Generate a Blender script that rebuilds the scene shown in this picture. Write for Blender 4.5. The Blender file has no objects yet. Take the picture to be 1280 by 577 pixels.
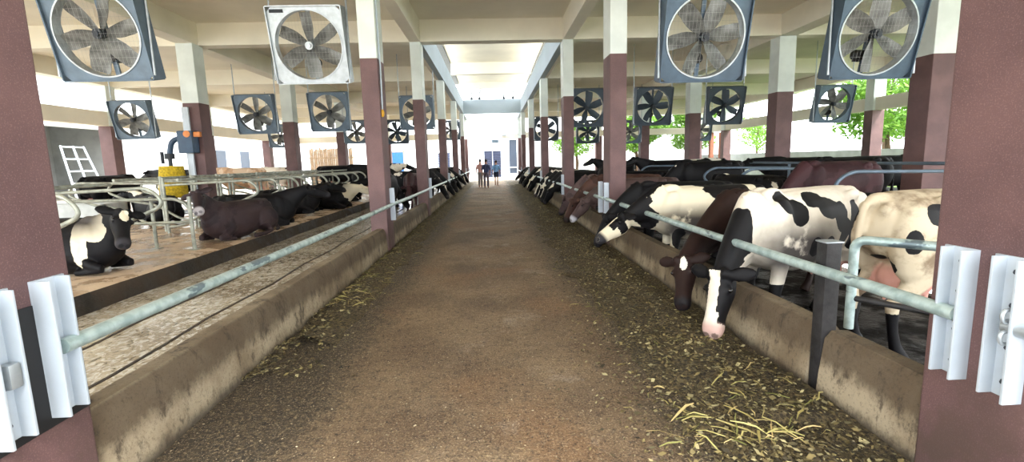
import bpy, bmesh, math, random
from math import sin, cos, pi, radians, sqrt
from mathutils import Vector, Matrix, noise
C = bpy.context.scene.collection
SC = bpy.context.scene
rnd = random.Random(7)

# ---------------------------------------------------------------- camera, world, exposure
CAM_F = Vector((0.03647855, 0.98894617, -0.14371775)); CAM_R = Vector((0.99882089, -0.04069072, -0.02647819)); CAM_U = Vector((0.03203349, 0.1425824, 0.98926443))
cd = bpy.data.cameras.new('camera'); cam = bpy.data.objects.new('camera', cd); C.objects.link(cam)
cd.sensor_width = 36; cd.lens = 601.2728 / 1280 * 36; cd.clip_start = .05; cd.clip_end = 400
m = Matrix((CAM_R, CAM_U, -CAM_F)).transposed().to_4x4(); m.translation = Vector((0, 0, 1.6))
cam.matrix_world = m
SC.camera = cam
w = bpy.data.worlds.new('world'); SC.world = w; w.use_nodes = True
w.node_tree.nodes['Background'].inputs[0].default_value = (.93, .97, 1, 1)
w.node_tree.nodes['Background'].inputs[1].default_value = 4.2
sl = bpy.data.lights.new('sun', 'SUN'); sl.energy = 4.0; sl.angle = radians(12); sl.color = (1, .95, .86)
sun = bpy.data.objects.new('sun', sl); C.objects.link(sun); sun.rotation_euler = (radians(38), radians(28), 0)
SC.view_settings.view_transform = 'Standard'; SC.view_settings.look = 'None'
SC.view_settings.gamma = 1; SC.view_settings.use_curve_mapping = False
SC.view_settings.exposure = 1.1
SC.cycles.max_bounces = 10; SC.cycles.diffuse_bounces = 8; SC.cycles.glossy_bounces = 3
SC.cycles.sample_clamp_indirect = 6

# ---------------------------------------------------------------- materials
def srgb(r, g, b):
    f = lambda c: (c/255/12.92) if c/255 <= .04045 else ((c/255+.055)/1.055)**2.4
    return (f(r), f(g), f(b), 1)
class NT:
    def __init__(s, name):
        s.m = bpy.data.materials.new(name); s.m.use_nodes = True; s.t = s.m.node_tree
        s.b = s.t.nodes['Principled BSDF']
    def n(s, ty, **k):
        nd = s.t.nodes.new('ShaderNode'+ty)
        for a, v in k.items():
            if a[0] == 'i' and a[1:].isdigit(): s.set(nd.inputs[int(a[1:])], v)
            elif a.startswith('in_'): s.set(nd.inputs[a[3:]], v)
            else: setattr(nd, a, v)
        return nd
    def set(s, inp, v):
        if isinstance(v, bpy.types.NodeSocket): s.t.links.new(v, inp)
        elif isinstance(v, bpy.types.Node): s.t.links.new(v.outputs[0], inp)
        else: inp.default_value = v
    def math(s, op, a, b=0, clamp=False):
        return s.n('Math', operation=op, i0=a, i1=b, use_clamp=clamp).outputs[0]
    def mix(s, f, a, b):
        nd = s.t.nodes.new('ShaderNodeMix'); nd.data_type = 'RGBA'
        s.set(nd.inputs[0], f); s.set(nd.inputs[6], a); s.set(nd.inputs[7], b)
        return nd.outputs[2]
    def step(s, v, lo, hi):
        nd = s.n('MapRange', i0=v, i1=lo, i2=hi); nd.interpolation_type = 'SMOOTHSTEP'
        return nd.outputs[0]
    def coord(s, k='Object'): return s.n('TexCoord').outputs[k]
    def noise(s, co, scale, det=3, rough=.55, dist=0):
        return s.n('TexNoise', in_Vector=co, in_Scale=scale, in_Detail=det, in_Roughness=rough, in_Distortion=dist).outputs[0]
    def bump(s, h, st=.3, d=.01):
        nd = s.n('Bump', in_Height=h, in_Strength=st, in_Distance=d); s.set(s.b.inputs['Normal'], nd)
    def col(s, c): s.set(s.b.inputs['Base Color'], c)
    def rough(s, r): s.set(s.b.inputs['Roughness'], r)
    def sc(s, co, x, y, z):
        return s.n('Mapping', in_Vector=co, in_Scale=(x, y, z)).outputs[0]
def simple(name, rgb, rough=.6, metal=0, var=.12, scale=6, bump=0):
    t = NT(name); c = srgb(*rgb); d = tuple(x*(1-var*2) for x in c[:3])+(1,)
    n = t.noise(t.coord(), scale, 4)
    t.col(t.mix(t.step(n, .3, .7), d, c)); t.rough(rough); t.b.inputs['Metallic'].default_value = metal
    if bump: t.bump(t.noise(t.coord(), scale*6, 4), bump, .01)
    return t.m
M = {}
M['cream'] = simple('cream_paint', (234, 229, 214), .8, var=.05, scale=.8, bump=.05)
M['white_wall'] = simple('white_render', (226, 230, 234), .85, var=.05, scale=.6)
M['dark_panel'] = simple('dark_panel', (38, 44, 52), .6)
M['eave'] = simple('shaded_eave_grey', (84, 88, 92), .7)  # boards under the monitor eave, its shade put into the colour
M['galv'] = simple('galvanised_steel', (178, 186, 192), .42, .55, var=.12, scale=9, bump=.03)
M['galv_blue'] = simple('blue_grey_sheet', (100, 117, 133), .5, .35, var=.12, scale=5)
M['galv_deep'] = simple('deep_blue_grey_sheet', (74, 92, 110), .45, .35, var=.15, scale=4)
M['fan_backlit'] = simple('backlit_fan_sheet', (64, 76, 88), .5, .3, var=.12, scale=5)  # backlit look of the far fans painted into the sheet colour
M['blade'] = simple('fan_blade_metal', (132, 134, 132), .45, .3, var=.3, scale=5)
M['black'] = simple('black_rubber', (22, 22, 24), .6)
M['wire'] = simple('guard_wire', (200, 202, 200), .5, .4)
M['white_steel'] = simple('white_painted_steel', (186, 196, 206), .45, .1, var=.05)
M['bolt'] = simple('bolt_steel', (84, 88, 96), .4, .7)
M['dark_post'] = simple('dark_rusty_post', (50, 48, 49), .6, .2, var=.3, scale=12, bump=.2)
M['blue_paint'] = simple('blue_motor_paint', (52, 78, 104), .5)
M['yellow_bristle'] = simple('yellow_bristle', (214, 182, 34), .8, var=.25, scale=20, bump=.6)
M['yellow'] = simple('yellow_plastic', (214, 160, 40), .5)
M['orange'] = simple('orange_plastic', (214, 130, 60), .5)
M['glass'] = simple('window_glass', (44, 54, 70), .45, 0, var=.1, scale=.5)
M['blue_glass'] = simple('blue_window', (24, 84, 150), .5)
M['wood'] = simple('weathered_fence_wood', (176, 150, 120), .8, var=.15, scale=3)
M['red_wood'] = simple('red_brown_post', (150, 96, 74), .8)
M['bark'] = simple('tree_bark', (96, 76, 58), .9, var=.25, scale=8, bump=.4)
M['pale_concrete'] = simple('pale_concrete', (206, 210, 208), .7, var=.12, scale=3)
M['skin'] = simple('skin', (176, 128, 104), .6, var=.04)
M['hair'] = simple('dark_hair', (32, 26, 24), .7)
M['eye'] = simple('dark_eye', (12, 10, 10), .1, var=0)
M['out_wall'] = simple('low_boundary_wall', (150, 152, 152), .8, var=.15, scale=1)

t = NT('column_paint')            # maroon dado below 3.42 m, off-white above
co = t.coord(); z = t.n('SeparateXYZ', i0=co).outputs[2]
ns = t.noise(co, 2.2, 4); fine = t.noise(co, 40, 3)
mar = t.mix(t.step(ns, .3, .75), srgb(86, 62, 63), srgb(106, 78, 77))
mar = t.mix(t.math('MULTIPLY', t.step(t.noise(co, 160, 2), .5, .75), .35), mar, srgb(150, 122, 118))
dirt = t.math('MULTIPLY', t.step(z, .9, .05), t.step(t.noise(co, 5, 5), .38, .62))
mar = t.mix(t.math('MULTIPLY', dirt, .75), mar, srgb(72, 58, 50))
wh = t.mix(t.step(ns, .3, .7), srgb(206, 214, 210), srgb(220, 228, 224))
t.col(t.mix(t.step(z, 3.418, 3.422), mar, wh)); t.rough(.65); t.bump(fine, .12, .004)
M['column'] = t.m

t = NT('stained_concrete')        # feed curb
co = t.coord(); z = t.n('SeparateXYZ', i0=co).outputs[2]
a = t.noise(co, 1.6, 5, .6); b = t.noise(t.sc(co, 1, 1, .5), 8, 7, .75); f = t.noise(co, 50, 3, .8)
c = t.mix(t.step(a, .35, .65), srgb(112, 96, 74), srgb(158, 144, 120))
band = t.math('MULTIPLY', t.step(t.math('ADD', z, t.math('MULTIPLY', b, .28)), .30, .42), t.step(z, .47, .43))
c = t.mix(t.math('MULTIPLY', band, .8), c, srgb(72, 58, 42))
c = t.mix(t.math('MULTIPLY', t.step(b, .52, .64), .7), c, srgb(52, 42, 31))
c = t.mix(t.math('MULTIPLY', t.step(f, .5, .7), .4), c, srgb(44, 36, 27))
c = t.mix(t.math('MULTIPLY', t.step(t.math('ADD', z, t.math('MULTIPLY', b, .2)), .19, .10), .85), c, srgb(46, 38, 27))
t.col(c); t.rough(.8); t.bump(t.noise(co, 30, 6, .7), .5, .012)
M['curb'] = t.m

t = NT('aisle_dirt')              # packed brown floor
co = t.coord(); xs = t.n('SeparateXYZ', i0=co).outputs[0]
a = t.noise(co, .8, 4, .6); b = t.noise(co, 14, 6, .78); g = t.noise(co, 75, 3, .85); k = t.noise(co, 32, 4, .8, .6)
c = t.mix(t.step(a, .36, .64), srgb(108, 84, 58), srgb(144, 120, 90))
c = t.mix(t.math('MULTIPLY', t.step(t.noise(co, .55, 2), .5, .62), .5), c, srgb(142, 104, 66))
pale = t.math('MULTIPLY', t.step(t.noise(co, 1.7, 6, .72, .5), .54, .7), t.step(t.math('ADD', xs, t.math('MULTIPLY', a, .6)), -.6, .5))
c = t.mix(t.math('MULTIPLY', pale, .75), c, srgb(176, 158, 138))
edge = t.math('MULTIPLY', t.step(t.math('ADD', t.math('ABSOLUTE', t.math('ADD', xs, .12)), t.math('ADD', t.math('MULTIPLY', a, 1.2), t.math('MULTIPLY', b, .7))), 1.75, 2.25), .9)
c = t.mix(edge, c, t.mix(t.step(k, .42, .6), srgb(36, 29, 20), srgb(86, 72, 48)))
c = t.mix(t.math('MULTIPLY', t.step(b, .48, .68), .6), c, srgb(58, 45, 31))
c = t.mix(t.math('MULTIPLY', t.step(k, .56, .7), .55), c, srgb(196, 172, 132))
c = t.mix(t.math('MULTIPLY', t.step(k, .45, .34), .8), c, srgb(34, 26, 18))
c = t.mix(t.math('MULTIPLY', t.step(g, .56, .68), .8), c, srgb(214, 192, 154))
c = t.mix(t.math('MULTIPLY', t.step(g, .46, .36), .8), c, srgb(30, 23, 16))
t.col(c); t.rough(t.math('ADD', .55, t.math('MULTIPLY', b, .35)))
t.bump(t.math('ADD', t.math('ADD', t.math('MULTIPLY', b, .8), k), t.math('MULTIPLY', g, .5)), 1.0, .03)
M['aisle'] = t.m

def wet(name, d1, d2, r0, r1, bs, bd, sheen=None, stretch=1):
    t = NT(name); co = t.coord(); cs = t.sc(co, 1, stretch, 1)
    a = t.noise(cs, 2.2, 5, .6); b = t.noise(cs, 13, 5, .7, .6)
    c = t.mix(t.step(a, .35, .65), srgb(*d1), srgb(*d2))
    t.col(c); t.rough(t.mix(t.step(a, .42, .58), (r0,)*3+(1,), (r1,)*3+(1,)))
    t.bump(t.math('ADD', t.math('MULTIPLY', a, .7), b), bs, bd)
    if name == 'dark_wet_floor': t.b.inputs['Specular IOR Level'].default_value = .08
    if sheen:
        t.b.inputs['Specular IOR Level'].default_value = .9; t.b.inputs['Coat Weight'].default_value = 1; t.b.inputs['Coat Roughness'].default_value = .04; t.b.inputs['Coat IOR'].default_value = 1.5
        t.set(t.b.inputs['Coat Normal'], t.b.inputs['Normal'].links[0].from_socket)
    return t.m
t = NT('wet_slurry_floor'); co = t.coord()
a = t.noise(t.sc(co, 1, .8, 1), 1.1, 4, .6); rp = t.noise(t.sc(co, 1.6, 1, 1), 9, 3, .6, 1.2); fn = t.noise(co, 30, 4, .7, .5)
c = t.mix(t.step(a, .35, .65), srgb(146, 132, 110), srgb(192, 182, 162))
c = t.mix(t.math('MULTIPLY', t.step(t.math('ADD', rp, t.math('MULTIPLY', fn, .35)), .66, .78), .55), c, srgb(232, 230, 224))  # wet glints painted in as pale ripples over the slurry tone
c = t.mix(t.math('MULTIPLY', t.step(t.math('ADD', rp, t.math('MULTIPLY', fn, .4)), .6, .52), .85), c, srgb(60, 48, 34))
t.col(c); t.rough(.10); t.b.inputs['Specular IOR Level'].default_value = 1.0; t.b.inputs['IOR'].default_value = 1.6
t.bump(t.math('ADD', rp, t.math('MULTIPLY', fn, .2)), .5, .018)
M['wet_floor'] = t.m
M['dark_wet'] = wet('dark_wet_floor', (12, 11, 10), (24, 21, 18), .3, .75, 1.0, .03)
M['bed'] = wet('bedding_floor', (168, 140, 112), (208, 186, 160), .08, .6, .5, .02)
M['bed_edge'] = wet('soiled_bed_edge', (26, 21, 17), (62, 50, 38), .5, .8, .9, .03)
M['backlit_blue'] = simple('backlit_blue_tint', (170, 184, 194), .85, var=.05, scale=.6)  # cool backlit tone of upstand and cross beam, put into the colour
M['yard'] = simple('pale_yard', (176, 170, 156), .85, var=.08, scale=.5)
M['grass'] = simple('grass_ground', (110, 140, 70), .9, var=.2, scale=1)

t = NT('pipe_steel')              # painted pale blue-green with dark worn bands
co = t.coord(); n = t.noise(t.sc(co, 6, 2.2, 6), 1.0, 4, .6); k = t.noise(co, 14, 3)
c = t.mix(t.step(k, .35, .65), srgb(152, 172, 172), srgb(186, 204, 202))
c = t.mix(t.math('MULTIPLY', t.step(n, .6, .64), .8), c, srgb(76, 92, 104))
t.col(c); t.rough(.4); t.b.inputs['Metallic'].default_value = .35
M['pipe'] = t.m
M['stall'] = simple('stall_tube_steel', (168, 172, 160), .45, .35, var=.22, scale=8)

def attr_mix(name, cols, rough=.8, trans=0):
    t = NT(name); a = t.n('Attribute', attribute_name='rv').outputs['Fac']
    r = t.n('ValToRGB'); t.set(r.inputs[0], a); e = r.color_ramp.elements
    while len(e) < len(cols): e.new(.5)
    for i, c in enumerate(cols): e[i].position = i/(len(cols)-1); e[i].color = srgb(*c)
    t.col(r.outputs[0]); t.rough(rough)
    if trans:
        tr = t.n('BsdfTranslucent', i0=r.outputs[0]); mx = t.n('MixShader', i0=trans)
        t.set(mx.inputs[1], t.b.outputs[0]); t.set(mx.inputs[2], tr)
        t.set(t.t.nodes['Material Output'].inputs[0], mx)
    return t.m
M['feed'] = attr_mix('chopped_feed', [(26, 20, 12), (92, 78, 46), (136, 122, 78), (38, 31, 18), (172, 160, 116), (30, 24, 14), (74, 64, 36)])
M['straw'] = attr_mix('straw_blades', [(126, 112, 60), (162, 152, 94), (96, 96, 44), (180, 156, 106)])
M['leaf'] = attr_mix('tree_leaves', [(62, 100, 30), (96, 138, 44), (118, 156, 60), (74, 112, 36)], .6, .45)
M['grit'] = attr_mix('floor_grit', [(60, 48, 34), (196, 180, 146), (92, 76, 54), (150, 130, 96)])

def coat(name, dark, light, amp, scale, bias, muzzle=(60, 50, 50), dirt=.0, seed=0):
    t = NT(name); co = t.coord()
    oi = t.n('ObjectInfo').outputs['Random']
    off = t.n('CombineXYZ', i0=t.math('MULTIPLY', oi, 61), i1=t.math('MULTIPLY', oi, 23), i2=seed)
    v = t.n('VectorMath', operation='ADD', i0=co, i1=off).outputs[0]
    pn = t.noise(v, scale, 2.5, .45, .3)
    pat = t.n('Attribute', attribute_name='pat').outputs['Fac']
    f = t.math('ADD', t.math('ADD', pat, bias), t.math('MULTIPLY', t.math('SUBTRACT', pn, .5), amp))
    f = t.math('ADD', f, t.math('MULTIPLY', t.math('SUBTRACT', t.noise(co, 26, 3), .5), .14))
    wf = t.step(f, -.015, .015)
    lt = srgb(*light); dk = srgb(*dark)
    n2 = t.noise(co, 5, 5, .6)
    li = t.mix(t.math('MULTIPLY', t.step(n2, .45, .7), dirt), lt, srgb(122, 104, 84))
    li = t.mix(t.math('MULTIPLY', t.n('Attribute', attribute_name='dirt').outputs['Fac'], t.step(n2, .25, .42)), li, srgb(72, 68, 66))
    di = t.mix(t.math('MULTIPLY', t.step(n2, .42, .72), .35), dk, tuple(x*2.1+.004 for x in dk[:3])+(1,))
    c = t.mix(wf, di, li)
    c = t.mix(t.n('Attribute', attribute_name='pink').outputs['Fac'], c, srgb(206, 150, 138))
    c = t.mix(t.n('Attribute', attribute_name='muz').outputs['Fac'], c, srgb(*muzzle))
    t.col(c); t.rough(.6); t.b.inputs['Specular IOR Level'].default_value = .2
    t.bump(t.noise(t.sc(co, 1, 3, 1), 70, 3), .12, .006)
    return t.m
BW = (232, 224, 208); BK = (11, 10, 13)
K = {'hero_white': coat('coat_white_black_patches', BK, (216, 207, 192), .75, 5, 0, (190, 158, 148), .25),
 'hero_dirty': coat('coat_soiled_white_patches', BK, (190, 176, 152), .55, 6, .2, (90, 70, 66), 1.0),
 'hero_black': coat('coat_black_white_marks', BK, (222, 212, 188), .6, 5, 0, (46, 44, 48)),
 'holstein': coat('coat_holstein', BK, BW, 3.2, 1.5, -.05, (70, 60, 60), .2),
 'holstein_dark': coat('coat_mostly_black', BK, BW, 2.6, 1.6, -.42, (50, 46, 48), .2, 5),
 'black': coat('coat_black', (10, 10, 13), (18, 17, 20), .5, 2, 0, (36, 34, 38)),
 'brown': coat('coat_dark_brown', (58, 38, 32), (80, 56, 48), .8, 2, 0, (34, 28, 28)),
 'brown_spot': coat('coat_brown_white_mark', (36, 22, 19), (226, 220, 206), .04, 2, 0, (26, 22, 24)),
 'taupe': coat('coat_grey_brown', (70, 56, 56), (96, 78, 76), .8, 2, 0, (40, 36, 40)),
 'taupe2': coat('coat_dark_taupe', (40, 31, 34), (56, 44, 46), .8, 2, 0, (176, 172, 178)),
 'grey_muzzle': coat('coat_grey_brown_pale_muzzle', (66, 52, 50), (84, 68, 66), .8, 2, 0, (176, 176, 184)),
 'maroon': coat('coat_red_brown', (42, 22, 26), (60, 36, 40), .8, 2, 0, (50, 34, 34)),
 'tan': coat('coat_tan', (196, 160, 128), (222, 196, 168), 1.5, 2, 0, (150, 110, 90)),
 'pied_white': coat('coat_mostly_white', (40, 36, 38), (226, 216, 200), 2.2, 1.8, .5, (150, 120, 110), .3, 3)}

# ---------------------------------------------------------------- mesh helpers
def frame_axes(d, up):
    d = d.normalized(); s = d.cross(up)
    if s.length < 1e-4: s = d.cross(Vector((0, 1, 0)))
    s.normalize(); u = s.cross(d).normalized(); return s, u
def loft(bm, pts, rad, up=(0, 0, 1), seg=12, power=2.0, ups=None):
    """closed tube of elliptical rings: rad = [(half width, half height)]"""
    pts = [Vector(p) for p in pts]; rings = []
    for i, p in enumerate(pts):
        d = (pts[min(i+1, len(pts)-1)] - pts[max(i-1, 0)])
        s, u = frame_axes(d, Vector(ups[i] if ups else up)); a, b = rad[i] if isinstance(rad[i], (tuple, list)) else (rad[i], rad[i])
        ring = []
        for k in range(seg):
            t = 2*pi*k/seg; cx, cy = cos(t), sin(t)
            e = 2/power
            x = math.copysign(abs(cx)**e, cx)*a; y = math.copysign(abs(cy)**e, cy)*b
            ring.append(bm.verts.new(p + s*x + u*y))
        rings.append(ring)
    for a, b in zip(rings, rings[1:]):
        for k in range(seg): bm.faces.new((a[k], a[(k+1) % seg], b[(k+1) % seg], b[k]))
    bm.faces.new(rings[0][::-1]); bm.faces.new(rings[-1])
def ball(bm, c, r, seg=14):
    r = r if isinstance(r, (tuple, list)) else (r, r, r)
    m_ = Matrix.Translation(Vector(c)) @ Matrix.Diagonal((*r, 1))
    bmesh.ops.create_uvsphere(bm, u_segments=seg, v_segments=seg//2+1, radius=1, matrix=m_)
def box(bm, a, b, rot=None, bevel=0):
    a, b = Vector(a), Vector(b); c = (a+b)/2; s = b-a
    m_ = Matrix.Translation(c) @ (rot.to_4x4() if rot else Matrix.Identity(4)) @ Matrix.Diagonal((s.x, s.y, s.z, 1))
    r = bmesh.ops.create_cube(bm, size=1, matrix=m_)
    if bevel:
        ed = list({e for v in r['verts'] for e in v.link_edges})
        bmesh.ops.bevel(bm, geom=ed, offset=bevel, segments=2, affect='EDGES', profile=.6)
def cyl(bm, a, b, r, seg=16, r2=None):
    a, b = Vector(a), Vector(b); d = b-a
    q = d.to_track_quat('Z', 'Y').to_matrix().to_4x4(); q.translation = (a+b)/2
    bmesh.ops.create_cone(bm, cap_ends=True, segments=seg, radius1=r, radius2=r if r2 is None else r2, depth=d.length, matrix=q)
def tube(bm, pts, r, seg=10, bend=.0, n=5):
    """pipe through pts with rounded corners of radius bend"""
    P = [Vector(p) for p in pts]
    if bend:
        out = [P[0]]
        for a, b, c in zip(P, P[1:], P[2:]):
            k = min(bend, (a-b).length*.49, (c-b).length*.49)
            p0 = b+(a-b).normalized()*k; p1 = b+(c-b).normalized()*k
            for i in range(n+1):
                t_ = i/n; out.append(p0*(1-t_)**2 + b*2*t_*(1-t_) + p1*t_*t_)
        P = out+[P[-1]]
    up = Vector((0, 0, 1)); rings = []; s = None
    for i, p in enumerate(P):
        d = (P[min(i+1, len(P)-1)]-P[max(i-1, 0)]).normalized()
        if s is None:
            s, u = frame_axes(d, up if abs(d.z) < .95 else Vector((1, 0, 0)))
        else:
            s = (s-d*s.dot(d)).normalized(); u = s.cross(d)
        rings.append([bm.verts.new(p+(s*cos(2*pi*k/seg)+u*sin(2*pi*k/seg))*r) for k in range(seg)])
    for a, b in zip(rings, rings[1:]):
        for k in range(seg): bm.faces.new((a[k], a[(k+1) % seg], b[(k+1) % seg], b[k]))
    bm.faces.new(rings[0][::-1]); bm.faces.new(rings[-1])
def B(): return bmesh.new()
def mesh_of(name, bm, mat, smooth=True):
    bmesh.ops.recalc_face_normals(bm, faces=bm.faces)
    me = bpy.data.meshes.new(name); bm.to_mesh(me); bm.free()
    if mat: me.materials.append(mat)
    if smooth:
        for p in me.polygons: p.use_smooth = True
        try: me.set_sharp_from_angle(angle=radians(40))
        except Exception: pass
    return me
def obj(name, bm, mat, parent=None, loc=None, smooth=True):
    me = bm if isinstance(bm, bpy.types.Mesh) else mesh_of(name, bm, mat, smooth)
    o = bpy.data.objects.new(name, me); C.objects.link(o)
    if parent: o.parent = parent
    if loc: o.location = loc
    return o
def tag(o, label, cat, group=None, kind=None):
    if label: o['label'] = label
    if cat: o['category'] = cat
    if group: o['group'] = group
    if kind: o['kind'] = kind
    return o
def empty(name, loc, rz=0, label=None, cat=None, group=None):
    o = bpy.data.objects.new(name, None); C.objects.link(o); o.location = loc; o.rotation_euler = (0, 0, rz)
    o.empty_display_size = .1
    return tag(o, label, cat, group)
def struct(name, bm, mat, smooth=False):
    return tag(obj(name, bm, mat, smooth=smooth), None, None, None, 'structure')
def kids(o): return [c for c in bpy.data.objects if c.parent == o]
def copy_tree(o, parent=None):
    c = o.copy(); C.objects.link(c)
    if parent: c.parent = parent
    for ch in KIDS.get(o.name, []):
        d = ch.copy(); C.objects.link(d); d.parent = c
        for g in KIDS.get(ch.name, []):
            e = g.copy(); C.objects.link(e); e.parent = d
    return c
KIDS = {}
def note(o):
    KIDS[o.name] = kids(o)
    for ch in KIDS[o.name]: KIDS[ch.name] = kids(ch)
def organic(name, bm, voxel, it=6, fac=.5):
    """fuse overlapping closed shapes into one continuous surface"""
    bmesh.ops.recalc_face_normals(bm, faces=bm.faces)
    me = bpy.data.meshes.new('tmp'); bm.to_mesh(me); bm.free()
    o = bpy.data.objects.new('tmp', me); C.objects.link(o)
    r = o.modifiers.new('r', 'REMESH'); r.mode = 'VOXEL'; r.voxel_size = voxel; r.adaptivity = 0
    s = o.modifiers.new('s', 'SMOOTH'); s.factor = fac; s.iterations = it
    dg = bpy.context.evaluated_depsgraph_get()
    out = bpy.data.meshes.new_from_object(o.evaluated_get(dg)); out.name = name
    bpy.data.objects.remove(o); bpy.data.meshes.remove(me)
    for p in out.polygons: p.use_smooth = True
    return out
# ---------------------------------------------------------------- cows
def leg(bm, pts, r): loft(bm, pts, r, up=(1, 0, 0), seg=12)
def bez(a, b, c, t): return a*(1-t)**2 + b*2*t*(1-t) + c*t*t
def cow_mesh(name, pose='stand', poll=(1.2, 0, .75), muz=(1.5, 0, .2), field=None, thin=0, phase=0, tail=0,
             voxel=.018, udder=1, ear=0, side=1, horns=False):
    """cow facing +X, hooves on z = 0, origin below mid-body"""
    bm = B(); lie = pose == 'lie'; dz = -.60 if lie else 0
    st = [(-.88, 1.13, .09, .07), (-.84, 1.12, .20, .16), (-.74, 1.10, .27, .235), (-.6, 1.075, .30, .27), (-.45, 1.05, .33, .285),
          (-.25, 1.02, .355, .30), (0, .985, .385, .325), (.2, .975, .39, .325), (.38, .985, .375, .285), (.55, 1.02, .35, .235),
          (.68, 1.06, .30, .19), (.78, 1.09, .22, .13), (.84, 1.10, .12, .07)]
    k = 1.12 if lie else 1.0
    loft(bm, [(x, 0, z+dz) for x, z, h, w_ in st], [(w_*k, h) for x, z, h, w_ in st], seg=24, power=2.35)
    for s in (1, -1):
        ball(bm, (-.45, s*.225, 1.29+dz), (.085, .055, .06)); ball(bm, (-.81, s*.10, 1.23+dz), (.06, .05, .06))
        ball(bm, (.52, s*.17, 1.02+dz), (.17, .10, .29)); ball(bm, (.5, s*.06, 1.33+dz), (.13, .06, .07))
        if not lie:
            ball(bm, (-.62, s*.19, .98), (.22, .115, .34))
    ball(bm, (.1, 0, 1.335+dz), (.75, .045, .04)); ball(bm, (-.78, 0, 1.30+dz), (.12, .07, .06))
    if not lie:
        for s in (1, -1):
            q = phase*s
            leg(bm, [(.5, s*.16, .95), (.46+q*.2, s*.165, .72), (.5+q*.5, s*.155, .42), (.485+q*.8, s*.15, .26), (.49+q, s*.15, .14), (.52+q, s*.15, .06), (.55+q, s*.15, .0)],
                [(.10, .12), (.07, .085), (.052, .058), (.034, .036), (.042, .046), (.05, .06), (.058, .075)])
            q = -phase*s*.9
            leg(bm, [(-.6, s*.18, 1.0), (-.5+q*.2, s*.19, .78), (-.66+q*.5, s*.18, .60), (-.79+q*.7, s*.17, .48), (-.77+q*.9, s*.165, .28), (-.74+q, s*.165, .14), (-.70+q, s*.165, .06), (-.67+q, s*.165, 0)],
                [(.12, .2), (.10, .155), (.06, .085), (.045, .06), (.034, .04), (.042, .046), (.05, .06), (.058, .075)])
    else:
        for s in (1, -1):
            leg(bm, [(.45, s*.2, .45), (.42, s*.25, .24), (.62, s*.25, .13), (.74, s*.23, .09)], [(.10, .12), (.085, .10), (.06, .065), (.055, .055)])
            leg(bm, [(.74, s*.23, .09), (.62, s*.26, .06), (.5, s*.27, .055), (.4, s*.27, .05)], [.055, .04, .042, .05])
        s = side
        ball(bm, (-.5, s*.27, .33), (.33, .17, .27))
        leg(bm, [(-.55, s*.3, .3), (-.3, s*.40, .2), (-.42, s*.44, .1), (-.2, s*.47, .06), (0, s*.47, .05), (.1, s*.47, .05)],
            [(.14, .16), (.10, .10), (.06, .06), (.042, .045), (.045, .045), (.055, .05)])
        ball(bm, (-.5, -s*.22, .28), (.32, .15, .25))
        leg(bm, [(-.4, -s*.3, .16), (-.2, -s*.36, .1), (.0, -s*.36, .06), (.12, -s*.36, .05)], [(.1, .1), (.055, .055), (.045, .045), (.055, .05)])
        ball(bm, (.1, 0, .3), (.7, .37, .28))
    poll = Vector(poll); muz = Vector(muz); base = Vector((.58, 0, 1.12+dz))
    hd = (muz-poll); hl = .56; hd.normalize()
    fw = Vector((poll.x-base.x, poll.y-base.y, 0)).normalized()
    top = fw*.8+Vector((0, 0, 1)); top = (top-hd*top.dot(hd)).normalized(); sd = hd.cross(top).normalized()
    nk_end = poll - top*.10 + hd*.0
    mid = base.lerp(nk_end, .5) + Vector((.06, 0, .05))
    mid.y = base.y+(nk_end.y-base.y)*.35
    N = 8; pts = [bez(base, mid, nk_end, i/(N-1)) for i in range(N)]
    rr = [(.19, .31), (.165, .275), (.145, .24), (.125, .21), (.112, .18), (.10, .155), (.095, .135), (.085, .115)]
    loft(bm, pts, rr, seg=16, power=2.1)
    # brisket fold under the neck
    loft(bm, [base+Vector((.05, 0, -.28)), pts[2]+Vector((.02, 0, -.24)), pts[4]+Vector((0, 0, -.17)), pts[6]+Vector((0, 0, -.09))],
         [(.05, .12), (.04, .1), (.035, .07), (.03, .05)], seg=10)
    hs = [(-.05, .055, .06), (.0, .09, .10), (.07, .108, .125), (.15, .112, .13), (.24, .094, .122), (.33, .082, .105), (.41, .08, .094), (.47, .09, .09), (.52, .086, .078), (.55, .062, .052)]
    loft(bm, [poll+hd*u-top*(h*.95-.02) for u, w_, h in hs], [(w_, h) for u, w_, h in hs], seg=16, power=2.25, ups=[top]*len(hs))
    for s in (1, -1):
        ball(bm, poll+hd*.15+sd*s*.098-top*.035, .034); ball(bm, poll+hd*.02+sd*s*.05+top*.0, .05)
        ball(bm, poll+hd*.50+sd*s*.048-top*.03, .026)
        e0 = poll+hd*.03+sd*s*.085-top*.02; ed = (sd*s*1.0-hd*.25-top*(.25+ear)).normalized()
        loft(bm, [e0, e0+ed*.06, e0+ed*.12, e0+ed*.17, e0+ed*.215], [(.036, .03), (.062, .028), (.072, .026), (.058, .024), (.024, .018)], ups=[hd*.3+top]*5, seg=12)
    if udder and not lie:
        ball(bm, (-.5, 0, .66), (.23, .17, .17)); ball(bm, (-.38, 0, .72), (.2, .14, .14))
        for a in (-.6, -.4):
            for s in (1, -1): cyl(bm, (a, s*.08, .58), (a, s*.085, .44), .022, 10, .017)
    if lie: tp = [(-.84, 0, .68), (-.93, 0, .62), (-.98, .03, .4), (-.97, .12, .2), (-.9, .22, .06), (-.75, .3, .05)]
    else: tp = [(-.82, 0, 1.3), (-.91, tail*.1, 1.26), (-.95, tail*.3, 1.0), (-.96, tail*.5, .75), (-.95, tail*.7, .52), (-.94, tail*.8, .36)]
    loft(bm, tp, [.045, .034, .026, .024, .045, .02], up=(1, 0, 0), seg=10)
    me = organic(name, bm, voxel, 5, .5)
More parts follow.
